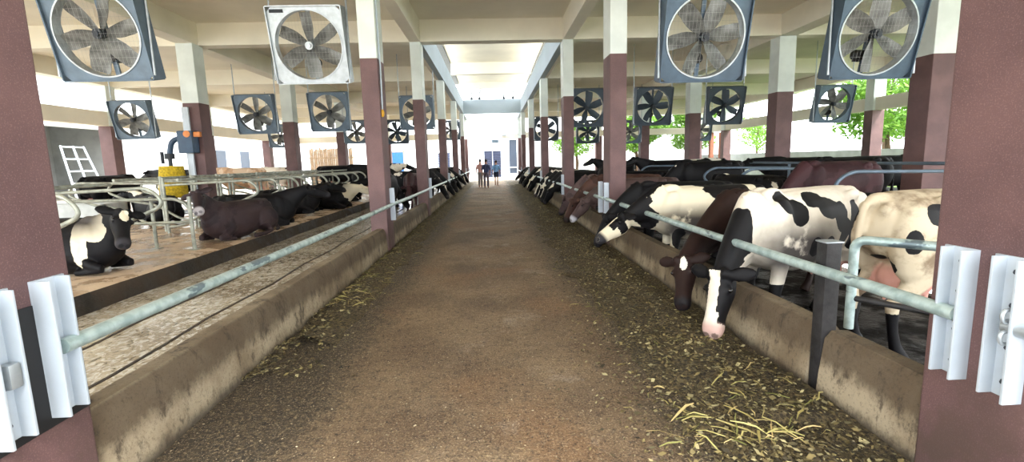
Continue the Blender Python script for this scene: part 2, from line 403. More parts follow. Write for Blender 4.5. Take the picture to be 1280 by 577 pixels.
    n = len(me.vertices); A = {k_: me.attributes.new(k_, 'FLOAT', 'POINT') for k_ in ('pat', 'muz', 'pink', 'dirt')}
    V = {k_: [0.0]*n for k_ in A}
    bhd, bpo = hd, poll
    for i, v in enumerate(me.vertices):
        p = v.co; q = p-bpo; u = q.dot(bhd); s = q.dot(sd); t_ = q.dot(top)
        inh = -.04 < u < .6 and abs(s) < .14 and -.27 < t_ < .1
        f = field(p, inh, u, s, t_) if field else ((.7-abs(s)/.06 if t_ > -.13 else -.3) if inh and u > .05 else (.55 if (p.z < .42 and not lie and p.x < .8) else 0))
        V['pat'][i] = f
        if inh:
            m_ = max(0, min(1, (u-.43)/.05)); V['muz'][i] = m_
            for sg in (1, -1):
                dn = (p-(bpo+bhd*.545+sd*sg*.038-top*.035)).length
                if dn < .03: V['muz'][i] *= .35; V['pat'][i] = min(V['pat'][i], -1)
        if udder and not lie:
            d = sqrt(((p.x+.5)/.3)**2+(p.y/.2)**2+((p.z-.6)/.2)**2)
            if abs(p.y) < .13 or p.z < .62: V['pink'][i] = max(0, min(1, (1.12-d)*5))*.9
        V['dirt'][i] = max(0, min(1, 1.5-abs(p.z-.82)/.22))*max(0, min(1, 1.5-abs(p.x-.34)/.4)) if field else 0
    for k_, a in A.items(): a.data.foreach_set('value', V[k_])
    me.materials.append(K['black'])
    me['eyes'] = [list(poll+hd*.155+sd*s*.108-top*.03) for s in (1, -1)]
    return me
def blobs(base, L):
    def g(p):
        f = base
        for c, r, sg in L:
            d = sqrt(sum(((p[i]-c[i])/r[i])**2 for i in range(3)))
            if sg > 0: f = max(f, 1-d)
            else: f = min(f, d-1)
        return f
    return g
EYE = None
def cow(me, coatkey, loc, heading, label, group, scale=1.0, name='cow', flip=False):
    global EYE
    o = bpy.data.objects.new(name, me); C.objects.link(o)
    o.location = loc; o.rotation_euler = (0, 0, heading); o.scale = (scale,)*3
    o.material_slots[0].link = 'OBJECT'; o.material_slots[0].material = K[coatkey]
    tag(o, label, 'cow', group)
    if EYE is None:
        b = B(); ball(b, (0, 0, 0), .022, 12); EYE = mesh_of('eye', b, M['eye'])
    if sqrt(loc[0]**2+loc[1]**2) < 13:
        for e in me['eyes']:
            k = bpy.data.objects.new('eye', EYE); C.objects.link(k); k.parent = o; k.location = e[:]
    return o
# ---------------------------------------------------------------- the shell
FY = [1.68, 8.73, 14.32, 20.77, 27.6, 34.64, 39.38]; FD = .53     # column fronts and depth
FY2 = [8.9, 14.0, 20.4, 27.2, 34.3, 39.2]
XL, XR, CW = -1.93, 2.13, .30
def quad_floor(name, x0, x1, y0, y1, z, mat, th=.12):
    b = B(); box(b, (x0, y0, z-th), (x1, y1, z)); return struct(name, b, mat)
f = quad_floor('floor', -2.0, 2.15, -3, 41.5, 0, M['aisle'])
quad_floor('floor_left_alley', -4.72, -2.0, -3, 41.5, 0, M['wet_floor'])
quad_floor('floor_left_rear_alley', -12.2, -9.7, -3, 41.5, .02, M['dark_wet'])
quad_floor('floor_right_alley', 2.15, 5.2, -3, 41.5, -.1, M['dark_wet'])
quad_floor('floor_right_rear_alley', 9.9, 17.9, -3, 41.5, .0, M['dark_wet'])
quad_floor('floor_left_outer', -16.3, -12.2, -3, 41.5, .04, M['bed'])
b = B(); box(b, (-90, 41.5, -.25), (90, 120, -.02)); box(b, (-90, -60, -.3), (-16.3, 41.5, -.06)); box(b, (-16.3, -60, -.3), (17.9, -3, -.06)); struct('floor_yard', b, M['yard'])
b = B(); box(b, (17.9, -60, -.3), (90, 41.5, -.06)); struct('floor_grass', b, M['grass'])
# drain grooves in the left alley
for k, x in enumerate((-3.05, -3.75)):
    b = B(); n = 60; pv = None
    for i in range(n+1):
        y = -2+i*43/n; xx = x-.25*(y/20)+.03*sin(i*1.7); vs = [b.verts.new((xx-.02, y, .004)), b.verts.new((xx+.02, y, .004)), b.verts.new((xx+.02, y, .0)), b.verts.new((xx-.02, y, .0))]
        if pv:
            for q in range(4): b.faces.new((pv[q], pv[(q+1) % 4], vs[(q+1) % 4], vs[q]))
        pv = vs
    struct('trim_%d' % (k+1), b, M['bed_edge'])
# raised beds
def bed(name, x0, x1, y0, y1, z, mats, seed):
    n = noise; b = B(); ny = 130; prev = None
    for i in range(ny+1):
        y = y0+(y1-y0)*i/ny
        w0 = .05*n.noise(Vector((y*.9, seed, 0))); w1 = .05*n.noise(Vector((y*.9, seed+9, 0)))
        pr_ = [(x0+w0, 0), (x0+w0*.3+.03, z*.6), (x0+.06+w0, z-.02+w0*.3), (x0+.16, z), (x1-.16, z), (x1-.06+w1, z-.02+w1*.3), (x1-.03+w1*.3, z*.6), (x1+w1, 0)]
        vs = [b.verts.new((px, y, max(pz, -.12))) for px, pz in pr_]
        if prev:
            for q in range(7): b.faces.new((prev[q], vs[q], vs[q+1], prev[q+1]))
        else: b.faces.new(vs)
        prev = vs
    b.faces.new(prev[::-1])
    o = struct(name, b, mats[0], smooth=True); o.data.materials.append(mats[1])
    for p in o.data.polygons:
        if p.center.x < x0+.1 or p.center.x > x1-.1: p.material_index = 1
bed('floor_left_bed', -9.7, -4.68, -2.5, 41, .24, (M['bed'], M['bed_edge']), 1)
bed('floor_right_bed', 5.2, 9.9, -2.5, 41, .15, (M['bed'], M['bed_edge']), 5)

# ceiling slab, beams, raised monitor
b = B(); Z0, Z1 = 5.6, 5.8; Y0, Y1 = -2.5, 39.95
box(b, (-17, Y0, Z0), (-1.93, Y1, Z1)); box(b, (2.13, Y0, Z0), (18.2, Y1, Z1)); box(b, (-1.93, Y0, Z0), (2.13, FY[2]+.4, Z1))
ceil = struct('ceiling', b, M['cream'])
bys = [(-2.3, .3)]+[(FY[0]+.1, .3), (FY[1]+.1, .3), (FY[2], .38), (FY[3]+.08, .32), (FY[4]+.08, .32), (FY[5]+.08, .32), (FY[6]+.1, .35)]
for i, (y, wd) in enumerate(bys):
    parts = [(-17, XL-CW), (XR+CW, 18.2)]
    for x0, x1 in parts:
        b = B(); box(b, (x0, y, 5.0), (x1, y+wd, 5.62), bevel=.015)
        box(b, (x0, y-.035, 5.0), (x1, y, 5.07)); obj('beam', b, M['cream'], ceil, smooth=False)
    if i in (0, 1, 2, 3):
        b = B(); box(b, (XL, y, 5.0), (XR, y+wd, 5.62), bevel=.015); box(b, (XL, y-.035, 5.0), (XR, y, 5.07)); obj('beam', b, M['cream'], ceil, smooth=False)
for x0, x1 in ((XL-CW, XL), (XR, XR+CW), (-8.5, -8.05), (8.5, 9.0), (-15.8, -15.3), (17.0, 17.5)):
    b = B(); box(b, (x0, Y0, 5.0), (x1, Y1, 5.62), bevel=.015); obj('long_beam', b, M['cream'], ceil, smooth=False)
# upstand faces beside the raised monitor
M['cool'] = M['white_wall']
my0, my1 = FY[2]+.4, 34.9
for s, x in ((-1, XL), (1, XR)):
    b = B(); box(b, (min(x-s*.03, x+s*.18), my0, 4.99), (max(x-s*.03, x+s*.18), Y1, 5.86)); obj('upstand', b, M['backlit_blue'], ceil, smooth=False)
    b = B(); box(b, (min(x+s*.45, x+s*.9), my0, 6.98), (max(x+s*.2, x+s*.9), my1, 7.06)); obj('eave_shade_board', b, M['eave'], ceil, smooth=False)
b = B(); box(b, (XL-.9, my0-.8, 7.05), (XR+.9, my1+.5, 7.22)); obj('monitor_slab', b, M['cream'], ceil, smooth=False)
b = B(); box(b, (XL-.5, my0-.45, 5.78), (XR+.5, my0-.2, 7.1)); obj('monitor_gable', b, M['white_wall'], ceil, smooth=False)
for y, zb in ((21.0, 6.72), (27.7, 6.42), (34.4, 6.62)):
    b = B(); box(b, (XL-.2, y, zb), (XR+.2, y+.3, 7.1), bevel=.015); obj('monitor_beam', b, M['cream'], ceil, smooth=False)
b = B(); box(b, (XL, 34.55, 4.95), (XR, 34.85, 5.9), bevel=.02); obj('cross_beam', b, M['backlit_blue'], ceil, smooth=False)
for x in (-1.3, -.75, .95, 1.6):            # pipes standing in the open slot
    b = B(); tube(b, [(x, 34.7, 5.88), (x, 34.7, 6.35), (x+.12, 34.7, 6.6)], .035, 8, .1); ball(b, (x, 34.7, 5.98), (.1, .06, .1)); obj('roof_pipe', b, M['dark_panel'], ceil)
b = B(); box(b, (XL, 39.4, 5.0), (XR, 39.7, 5.3)); obj('end_beam', b, M['cream'], ceil, smooth=False)
b = B(); box(b, (XL, 39.4, 3.42), (XR, 39.65, 3.8), bevel=.02); struct('trim_3', b, M['cream'])
# perimeter tie beams (row three and the far end) at dado height
k = 4
for x0, x1 in ((-15.75, -15.35), (17.1, 17.45)):
    b = B(); box(b, (x0, -2.5, 3.42), (x1, 39.7, 3.98), bevel=.02); struct('trim_%d' % k, b, M['cream']); k += 1
for x0, x1 in ((-15.4, XL-CW), (XR+CW, 17.2)):
    b = B(); box(b, (x0, 39.4, 3.42), (x1, 39.65, 3.9), bevel=.02); struct('trim_%d' % k, b, M['cream']); k += 1

# ---------------------------------------------------------------- columns
ORD = ['nearest to the camera', 'second from the camera', 'third from the camera', 'fourth from the camera', 'fifth from the camera', 'sixth from the camera', 'farthest along the aisle']
def column(x0, x1, y0, y1, label, group, zb=0, top=5.01):
    b = B(); box(b, (x0, y0, zb), (x1, y1, top), bevel=.012)
    bmesh.ops.subdivide_edges(b, edges=[e for e in b.edges if abs(e.verts[0].co.z-e.verts[1].co.z) > 3], cuts=8)
    o = obj('concrete_column', b, M['column'], smooth=False); return tag(o, label, 'column', group)
COLS = {}
for i, y in enumerate(FY):
    COLS['L', i] = column(XL-(CW if i else .55), XL, y, y+FD, 'maroon and white column on the left of the aisle, '+ORD[i], 'columns lining the left of the aisle')
    COLS['R', i] = column(XR, XR+(CW if i else .55), y, y+FD, 'maroon and white column on the right of the aisle, '+ORD[i], 'columns lining the right of the aisle')
for i, y in enumerate(FY2):
    nth = ['nearest', 'second', 'third', 'fourth', 'fifth', 'farthest'][i]
    if i: column(-8.5, -8.05, y, y+.5, 'maroon and white column standing in the left beds, %s of its row' % ['', 'the one beside the yellow brush', 'second beyond the brush', 'third beyond the brush', 'fourth beyond the brush', 'farthest'][i], 'columns in the left beds', .2)
    column(8.5, 9.0, y+.35, y+.85, 'maroon and white column standing in the right beds, %s of its row' % nth, 'columns in the right beds', .12)
    if i: column(-15.8, -15.3, y, y+.5, 'outer maroon column on the left open side, %s of its row' % nth, 'columns on the left outer edge')
    column(17.0, 17.55, y+.9, y+1.4, 'outer dark column on the right open side, %s of its row' % nth, 'columns on the right outer edge')

# ---------------------------------------------------------------- feed curbs
def curb(side, y0, y1, label, top=.45):
    x0, x1 = (XL-.24, XL-.04) if side == 'L' else (XR+.02, XR+.22)
    s = -1 if side == 'L' else 1
    b = B(); n = max(8, int((y1-y0)*5)); prev = None
    for i in range(n+1):
        y = y0+(y1-y0)*i/n; j = noise.noise(Vector((y*1.3, x0, 0)))*.02; j2 = noise.noise(Vector((y*2.1, x1, 4)))*.015
        xi, xo = (x1, x0) if side == 'L' else (x0, x1)      # xi faces the aisle
        pr_ = [(xi+s*-.03, 0), (xi+s*-.015+j2, top*.3), (xi+j*.5, top*.72), (xi+s*.015+j2, top-.05), (xi+s*.05, top+j*.5), (xo-s*.04, top+j*.6), (xo, top-.05), (xo, -.1), (xi, -.1)]
        vs = [b.verts.new((px, y, pz)) for px, pz in pr_]
        if prev:
            for q in range(len(vs)): b.faces.new((prev[q], vs[q], vs[(q+1) % len(vs)], prev[(q+1) % len(vs)]))
        else: b.faces.new(vs)
        prev = vs
    b.faces.new(prev[::-1])
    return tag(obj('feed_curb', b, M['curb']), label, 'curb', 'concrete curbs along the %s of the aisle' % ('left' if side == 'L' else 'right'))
BAY = ['between the nearest column and the second', 'between the second and third columns', 'between the third and fourth columns', 'between the fourth and fifth columns', 'between the fifth and sixth columns', 'between the last two columns']
for i in range(6):
    curb('L', FY[i]+FD, FY[i+1], 'stained concrete feed curb left of the aisle '+BAY[i])
    if i: curb('R', FY[i]+FD, FY[i+1], 'stained concrete feed curb right of the aisle '+BAY[i])
curb('R', FY[0]+FD, 2.96, 'short pale concrete curb between the right maroon column and the dark steel post', .44)
curb('R', 3.08, FY[1], 'long stained concrete curb under the feeding black and white cows', .44)

# ---------------------------------------------------------------- rails and brackets
def bracket(side, y, label, zc=.86, parts=True):
    s = 1 if side == 'L' else -1; x = XL if side == 'L' else XR
    o = empty('rail_bracket', (x, y, zc), 0, label, 'bracket', 'galvanised brackets on the %s columns' % ('left' if side == 'L' else 'right'))
    h = .30
    b = B(); box(b, (0, -.08, -h), (s*.012, .08, h), bevel=.003); box(b, (s*.008, -.08, -h), (s*.085, -.068, h), bevel=.003); box(b, (s*.008, .03, -h), (s*.07, .042, h), bevel=.003)
    cp = obj('channel_plate', b, M['white_steel'], o)
    if parts:
        for z in (-.23, -.08, .1, .24):
            b = B(); cyl(b, (s*.01, -.02, z), (s*.022, -.02, z), .014, 6); cyl(b, (s*.02, -.02, z), (s*.03, -.02, z), .008, 10); obj('bolt', b, M['bolt'], cp)
    return o
o = empty('black_panel', (XL, FY[0], 0), 0, 'thin black sheet behind the brackets on the nearest left column', 'plate')
b = B(); box(b, (0, .0, .52), (.006, FD-.005, 1.06)); obj('black_sheet', b, M['black'], o)  # thin black sheet on the column face behind the brackets
bracket('L', FY[0]+.41, 'white steel bracket holding the end of the left rail on the nearest column')
bracket('R', FY[0]+.39, 'white steel bracket holding the end of the right rail on the nearest column')
for sd, xx in (('L', XL), ('R', XR)):
    s = 1 if sd == 'L' else -1
    o = bracket(sd, FY[0]+.16, 'white steel bracket at the picture edge on the nearest %s column' % ('left' if sd == 'L' else 'right'))
    b = B()
    if sd == 'R':
        cyl(b, (s*.05, -.9, .02), (s*.05, -.03, .02), .03, 18); obj('pipe_stub', b, M['galv'], o)
        for z in (.06, -.03):
            b = B(); tube(b, [(s*.01, -.05, z+.035), (s*.095, -.05, z+.035), (s*.095, -.05, z-.02), (s*.01, -.05, z-.02)], .008, 8, .03); obj('u_bolt', b, M['galv'], o)
    else:
        box(b, (s*.02, -.03, -.08), (s*.07, .02, .02), bevel=.01); obj('latch_block', b, M['galv'], o)
for i in range(1, 7):
    bracket('L', FY[i]+.40, 'white bracket on the left aisle column '+ORD[i], parts=i < 3)
    bracket('R', FY[i]+.14, 'white bracket on the front of the right aisle column '+ORD[i], parts=i < 3)
    if i == 1: bracket('R', FY[i]+.62, 'narrow white bracket just beyond the second right column')
for i in range(6):
    for sd, x in (('L', XL+.05), ('R', XR-.05)):
        y0 = FY[i]+(.38 if sd == 'L' else .34); y1 = FY[i+1]+(.38 if sd == 'L' else .18)
        if i and sd == 'R': y0 = FY[i]+.2
        if i and sd == 'L': y0 = FY[i]+.40
        b = B(); zm = .86
        pts = [(x, y0+(y1-y0)*t_/6, zm-.012*sin(pi*t_/6)) for t_ in range(7)]
        tube(b, pts, .034, 14)
        o = tag(obj('feed_rail', b, M['pipe']), 'pale green steel pipe rail %s of the aisle %s' % ('left' if sd == 'L' else 'right', BAY[i]), 'rail', 'pipe rails on the %s' % ('left' if sd == 'L' else 'right'))
# dark steel post and gate on the right
o = empty('steel_post', (XR+.06, 3.02, 0), 0, 'dark steel post standing in the gap of the right curb', 'post')
b = B(); box(b, (-.05, -.05, -.1), (.05, .05, 1.02), bevel=.006); obj('shaft', b, M['dark_post'], o)
b = B(); box(b, (-.06, -.055, 1.02), (.06, .055, 1.03), bevel=.003); obj('cap', b, M['galv'], o)
o = empty('pen_gate', (2.58, 3.3, 0), 0, 'pale steel tube gate frame behind the dark post on the right', 'gate')
b = B(); tube(b, [(0, 0, .32), (0, 0, .98), (.9, -1.1, .98), (1.2, -1.45, .98)], .032, 12, .08); obj('gate_frame', b, M['pipe'], o)
b = B(); tube(b, [(0, 0, .55), (1.2, -1.45, .5)], .022, 10); obj('gate_bar', b, M['dark_post'], o)

# ---------------------------------------------------------------- stall dividers
def divider(x, y, z0, s, label, group, parts=True, top=1.12):
    """s = +1: the loop ends towards +x"""
    o = empty('stall_divider', (x, y, z0), 0, label, 'stall divider', group)
    b = B(); tube(b, [(0, 0, 0), (0, 0, top+.08)], .032, 10); obj('post', b, M['stall'], o)
    b = B(); tube(b, [(0, 0, top-.08), (s*1.85, 0, top-.02), (s*2.05, 0, top-.28), (s*1.5, 0, top-.52), (s*.9, 0, top-.62), (s*.35, 0, .16), (0, 0, .14)], .028, 10, .2, 6); obj('loop', b, M['stall'], o)
    return o
NTH = ['first', 'second', 'third', 'fourth', 'fifth', 'sixth', 'seventh', 'eighth', 'ninth', 'tenth', 'eleventh', 'twelfth', 'thirteenth', 'fourteenth', 'fifteenth', 'sixteenth', 'seventeenth', 'eighteenth', 'nineteenth', 'twentieth']
ys = [5.2, 6.1, 7.6, 10.7, 11.8, 12.9, 13.5, 15.1, 16.3, 17.4, 18.6, 19.7, 21.8, 23.0, 24.2, 25.4, 26.6]
for i, y in enumerate(ys):
    divider(-7.1, y, .24, 1, 'bent steel tube stall divider of the left front beds, %s from the camera' % NTH[i], 'stall dividers of the left front beds')
    if i % 2 == 0 or i > 2: divider(-7.35, y+.3, .24, -1, 'bent steel tube stall divider of the left rear beds, %s from the camera' % NTH[i], 'stall dividers of the left rear beds', top=1.15)
def rail(name, pts, r, label, group=None, mat='stall', bend=0):
    b = B(); tube(b, pts, r, 10, bend); return tag(obj(name, b, M[mat]), label, 'rail', group)
rail('neck_rail', [(-6.6, 4.4, 1.38), (-6.6, 8.6, 1.38)], .03, 'long horizontal tube over the nearest left stalls')
rail('neck_rail', [(-6.6, 10.4, 1.40), (-6.6, 27, 1.40)], .03, 'long horizontal tube over the far left stalls')
rail('neck_rail', [(-7.9, 10.4, 1.42), (-7.9, 27, 1.42)], .03, 'second horizontal tube over the far left stalls, behind the first')
rail('neck_rail', [(-5.5, 10.9, 1.30), (-5.5, 20, 1.30)], .028, 'horizontal tube along the fronts of the far left stalls')
rail('neck_rail', [(-7.9, 4.4, 1.42), (-7.9, 8.6, 1.42)], .03, 'second horizontal tube over the nearest left stalls')
for x, y, n_ in ((-5.15, 8.35, 'nearest the brush, at the bed edge'), (-5.95, 8.6, 'set back behind the bed edge post'), (-5.15, 11.9, 'before the lying black cow'), (-4.95, 11.6, 'at the bed edge beyond the dark brown cow')):
    b = B(); tube(b, [(x, y, .2), (x, y, 1.15)], .03, 10); box(b, (x-.07, y-.07, .22), (x+.07, y+.07, .25))
    tag(obj('stall_post', b, M['stall']), 'short steel tube post '+n_, 'post', 'short posts on the left bed')
rail('stall_rail', [(-7.1, 8.35, 1.12), (-5.35, 8.35, 1.12), (-5.15, 8.35, .98), (-5.15, 8.35, .7)], .028, 'rounded steel hoop rail next to the yellow brush', bend=.15)
rail('stall_rail', [(-7.1, 8.35, .72), (-5.15, 8.35, .72)], .024, 'lower straight rail next to the yellow brush')
for i, (y, l_) in enumerate(((5.0, 'right rear loop rail behind the spotted cow'), (7.0, 'loop rail around the red brown cow'), (9.8, 'loop rail behind the black and white cows'), (11.5, 'loop rail farther along the right beds'), (14, 'loop rail beside the right bed column'), (16.5, 'far loop rail in the right beds'))):
    o = empty('stall_divider', (7.2, y, .15), 0, 'bent steel tube '+l_, 'stall divider', 'stall dividers of the right beds')
    b = B(); tube(b, [(0, 0, 0), (0, 0, 1.22)], .032, 10); obj('post', b, M['galv_blue'], o)
    b = B(); tube(b, [(0, 0, 1.12), (-1.9, 0, 1.16), (-2.15, 0, .95), (-1.9, 0, .74), (-.9, 0, .62), (0, 0, .3)], .028, 10, .2, 6); obj('loop', b, M['galv_blue'], o)
rail('neck_rail', [(7.2, 3, 1.38), (7.2, 30, 1.38)], .03, 'long horizontal tube over the right stalls', mat='galv_blue')

# ---------------------------------------------------------------- fans
def fan(loc, S, tilt, label, group, sheet='galv_blue', spin=0, near=True, yaw=0, top_z=5.0, ring=False):
    o = empty('barn_fan', loc, yaw, label, 'fan', group); R_ = Matrix.Rotation(tilt, 4, 'X')
    h = S/2; r = h*.93; D = .26
    def add(nm, b, mt, par=None, smooth=True):
        bmesh.ops.transform(b, matrix=R_, verts=b.verts); return obj(nm, b, mt, par or o, smooth=smooth)
    b = B()
    if not ring:                             # square face with a round opening
        N = 48; inn = []; out = []
        for k_ in range(N):
            a = 2*pi*(k_+.5)/N; c_, s_ = cos(a), sin(a); q = h/max(abs(c_), abs(s_))
            inn.append((r*c_, r*s_)); out.append((q*c_, q*s_))
        vs = [[b.verts.new((x, y_, z)) for x, z in L_] for L_ in (inn, out) for y_ in (0, .02)]
        for k_ in range(N):
            j = (k_+1) % N
            b.faces.new((vs[0][k_], vs[0][j], vs[2][j], vs[2][k_])); b.faces.new((vs[1][k_], vs[3][k_], vs[3][j], vs[1][j])); b.faces.new((vs[0][k_], vs[1][k_], vs[1][j], vs[0][j]))
        face = add('face_panel', b, M[sheet])
        b = B()
        for a_, c_ in (((-h-.02, -.05, -h), (-h, D, h)), ((h, -.05, -h), (h+.02, D, h)), ((-h, -.05, -h-.02), (h, D, -h)), ((-h, -.05, h), (h, D, h+.02))): box(b, a_, c_)
        add('housing', b, M[sheet], smooth=False)
        if near:
            b = B(); box(b, (-h+.05, -.012, h-.1), (-h+.3, 0, h-.04), bevel=.004); add('name_plate', b, M['dark_panel'])
    b = B(); N = 48; L_ = []
    for rr_, y_ in ((r-.012, -.015), (r+.012, -.015), (r+.012, .16), (r-.012, .16)): L_.append([b.verts.new((rr_*cos(2*pi*k_/N), y_, rr_*sin(2*pi*k_/N))) for k_ in range(N)])
    for q in range(4):
        for k_ in range(N): b.faces.new((L_[q][k_], L_[q][(k_+1) % N], L_[(q+1) % 4][(k_+1) % N], L_[(q+1) % 4][k_]))
    add('orifice_ring', b, M['galv'] if near else M[sheet])
    for k_ in range(6):                      # curved, pitched blades
        b = B(); a = 2*pi*k_/6+spin; rows = []
        for i in range(8):
            t_ = i/7; rr_ = .07+(r-.11)*t_; wd = (.045+.098*sin(min(1, t_*1.25+.12)*pi*.62))*S/1.35*(1 if t_ < .93 else .86); row = []
            for j in range(5):
                w_ = (j/4-.5)*2*wd*.95; pit = (.62-.3*t_)
                x = rr_; zz = w_*cos(pit)+.04*t_*t_; yy = .1+w_*sin(pit)+.02*(1-(j/2-1)**2)
                row.append(Vector((x*cos(a)-zz*sin(a), yy, x*sin(a)+zz*cos(a))))
            rows.append(row)
        for off in (0, .006):
            g = [[b.verts.new(v+Vector((0, off, 0))) for v in row] for row in rows]
            for i in range(7):
                for j in range(4): b.faces.new((g[i][j], g[i+1][j], g[i+1][j+1], g[i][j+1]))
        add('blade', b, M['blade' if sheet != 'fan_backlit' else 'fan_backlit'])
    b = B(); cyl(b, (0, .0, 0), (0, .2, 0), .075*S/1.35, 18); cyl(b, (0, -.03, 0), (0, 0, 0), .04, 14); add('hub', b, M['dark_panel' if sheet != 'galv' else 'galv'])
    b = B(); box(b, (-.035, .2, -r), (.035, .24, r)); add('strut', b, M[sheet], smooth=False)
    b = B(); cyl(b, (-.02, .16, -r*.52), (-.02, .42, -r*.52), .085, 18); box(b, (-.09, .22, -r*.52-.11), (.05, .36, -r*.52-.08)); add('motor', b, M['black'])
    if near:                                 # wire guard
        b = B(); wv = .0011; n = int(r/.06)
        for k_ in range(-n, n+1):
            q = k_*.06; l_ = sqrt(max(0, r*r-q*q))
            if l_ > .05:
                cyl(b, (q, -.02, -l_), (q, -.02, l_), wv, 4)
                if k_ % 2 == 0: cyl(b, (-l_, -.022, q), (l_, -.022, q), wv, 4)
        add('wire_guard', b, M['wire'])
    up_ = 5.32-loc[2]
    for sx in (-1, 1):
        b = B(); x = sx*(h+.045); tube(b, [(x, .1, -h*.9), (x, .1, up_+.3)], .018, 8); obj('hanger_rod', b, M['galv'], o)
    return o
def at_px(u, v, Y):
    d = CAM_R*((u-640)/601.2728)+CAM_U*((288.5-v)/601.2728)+CAM_F; k_ = Y/d.y
    return Vector((0, 0, 1.6))+d*k_
def fan_px(u, v, Y, S, sheet, spin, label, near=False):
    p = at_px(u, v, Y); fan((p.x, Y, p.z), S, radians(13), label, 'ventilation fans under the ceiling', sheet, spin, near)
fan_px(121, 42, 8.2, 1.40, 'galv_blue', .15, 'large steel fan at the top left, partly behind the nearest maroon column', True)
fan_px(386, 57, 9.6, 1.34, 'galv', .5, 'large pale steel fan with round wire guard, hanging left of the aisle', True)
fan_px(882, 46, 8.1, 1.38, 'galv_deep', .1, 'large blue grey fan hanging nearest to the right of the aisle', True)
fan_px(1098, 42, 8.1, 1.40, 'galv_deep', .45, 'large blue grey fan at the top right beside the nearest right column', True)
for args in [
 (319, 143, 17.3, 1.28, 'galv_blue', .35, 'mid-distance pale fan, leftmost full square one left of the aisle'),
 (411, 140, 17.3, 1.28, 'galv_blue', .4, 'mid-distance fan just left of the second left aisle column'),
 (521, 141, 18.5, 1.2, 'galv_blue', .2, 'fan half hidden behind the third left aisle column'),
 (165, 150, 17.3, 1.25, 'galv_blue', .2, 'faint fan in the glare left of the bed column with the brush'),
 (734, 135, 17.6, 1.30, 'fan_backlit', .3, 'dark fan between the third and second right aisle columns, upper one'),
 (817, 133, 17.6, 1.30, 'fan_backlit', .0, 'dark six bladed fan right of the second right aisle column'),
 (907, 132, 17.6, 1.30, 'fan_backlit', .5, 'dark fan right of the right bed column, mid-distance'),
 (1043, 130, 17.6, 1.30, 'galv_blue', .8, 'blue fan in the glare below the top right large fan'),
 (444, 165, 27, 1.2, 'galv_blue', .6, 'small far fan touching the left edge of the second left aisle column'),
 (495, 165, 26, 1.2, 'fan_backlit', .7, 'small far fan between the second and third left aisle columns'),
 (350, 170, 27, 1.2, 'galv_blue', .1, 'small far fan in the glare, farthest left'),
 (563, 163, 32, 1.2, 'galv_blue', .5, 'tiny far fan behind the fourth left aisle column'),
 (683, 161, 26.5, 1.25, 'fan_backlit', .6, 'small dark fan behind the fourth right aisle column'),
 (735, 165, 27, 1.2, 'fan_backlit', .5, 'small dark fan directly below the upper dark fan'),
 (788, 165, 27, 1.2, 'galv_blue', .3, 'small far fan left of the right bed column'),
 (876, 162, 27, 1.2, 'galv_blue', .9, 'small far fan right of the dark right bed column')]: fan_px(*args)

# ---------------------------------------------------------------- brush, cable, small fittings
o = empty('cow_brush', (-8.75, 13.75, 0), 0, 'yellow bristle cow brush hanging on a blue arm at the left bed column', 'brush')
b = B(); bmesh.ops.create_cone(b, cap_ends=True, segments=40, radius1=.33, radius2=.30, depth=.86, matrix=Matrix.Translation((-.1, 0, 1.28)))
bmesh.ops.subdivide_edges(b, edges=list(b.edges), cuts=5, use_grid_fill=True)
for v in b.verts:
    r_ = sqrt((v.co.x+.1)**2+v.co.y**2)
    if r_ > .2:
        k_ = 1+.07*noise.noise(v.co*9)+.05*sin(v.co.z*40); v.co.x = -.1+(v.co.x+.1)*k_; v.co.y *= k_
obj('bristles', b, M['yellow_bristle'], o)
b = B(); cyl(b, (-.1, 0, 1.7), (-.1, 0, 2.0), .05, 14); cyl(b, (-.1, 0, 1.9), (-.1, 0, 2.05), .12, 14); cyl(b, (-.3, 0, 1.78), (-.3, 0, 2.1), .045, 10); obj('spindle', b, M['dark_panel'], o)
b = B(); tube(b, [(-.1, 0, 2.0), (.0, 0, 2.4), (.35, .05, 2.5), (.4, .1, 2.2)], .07, 12, .15); box(b, (.22, -.12, 2.05), (.62, .2, 2.65), bevel=.03); obj('motor_arm', b, M['blue_paint'], o)
b = B(); cyl(b, (.5, -.14, 2.56), (.5, -.06, 2.56), .09, 14); box(b, (.62, -.05, 2.48), (.8, .05, 2.62), bevel=.02); obj('junction_box', b, M['orange'], o)
b = B(); box(b, (.28, .12, .9), (.46, .18, 3.3), bevel=.01); obj('mounting_plate', b, M['white_steel'], o)
o = empty('pull_switch', (XL+.015, FY[1]+.1, 0), 0, 'white cable with a yellow plug hanging on the second left aisle column', 'cable')
b = B(); tube(b, [(0, 0, 2.55), (.005, .02, 3.3), (0, 0, 4.9)], .016, 8); obj('cord', b, M['white_steel'], o)
b = B(); ball(b, (0, 0, 2.5), (.035, .035, .07)); obj('plug', b, M['yellow'], o)

# ---------------------------------------------------------------- troughs
def trough(x0, x1, y0, y1, h, label):
    o = empty('water_trough', ((x0+x1)/2, (y0+y1)/2, .02), 0, label, 'trough'); w_, l_ = (x1-x0)/2, (y1-y0)/2
    b = B(); box(b, (-w_, -l_, 0), (-w_+.12, l_, h), bevel=.02); box(b, (w_-.12, -l_, 0), (w_, l_, h), bevel=.02); box(b, (-w_, -l_, 0), (w_, -l_+.12, h), bevel=.02); box(b, (-w_, l_-.12, 0), (w_, l_, h), bevel=.02); box(b, (-w_, -l_, 0), (w_, l_, .1))
    obj('basin', b, M['pale_concrete'], o)
    b = B(); box(b, (-w_+.1, -l_+.1, h-.14), (w_-.1, l_-.1, h-.1)); obj('water', b, M['glass'], o)
trough(-12.3, -9.9, 12.6, 13.5, .78, 'pale concrete water trough behind the nearest left stalls')

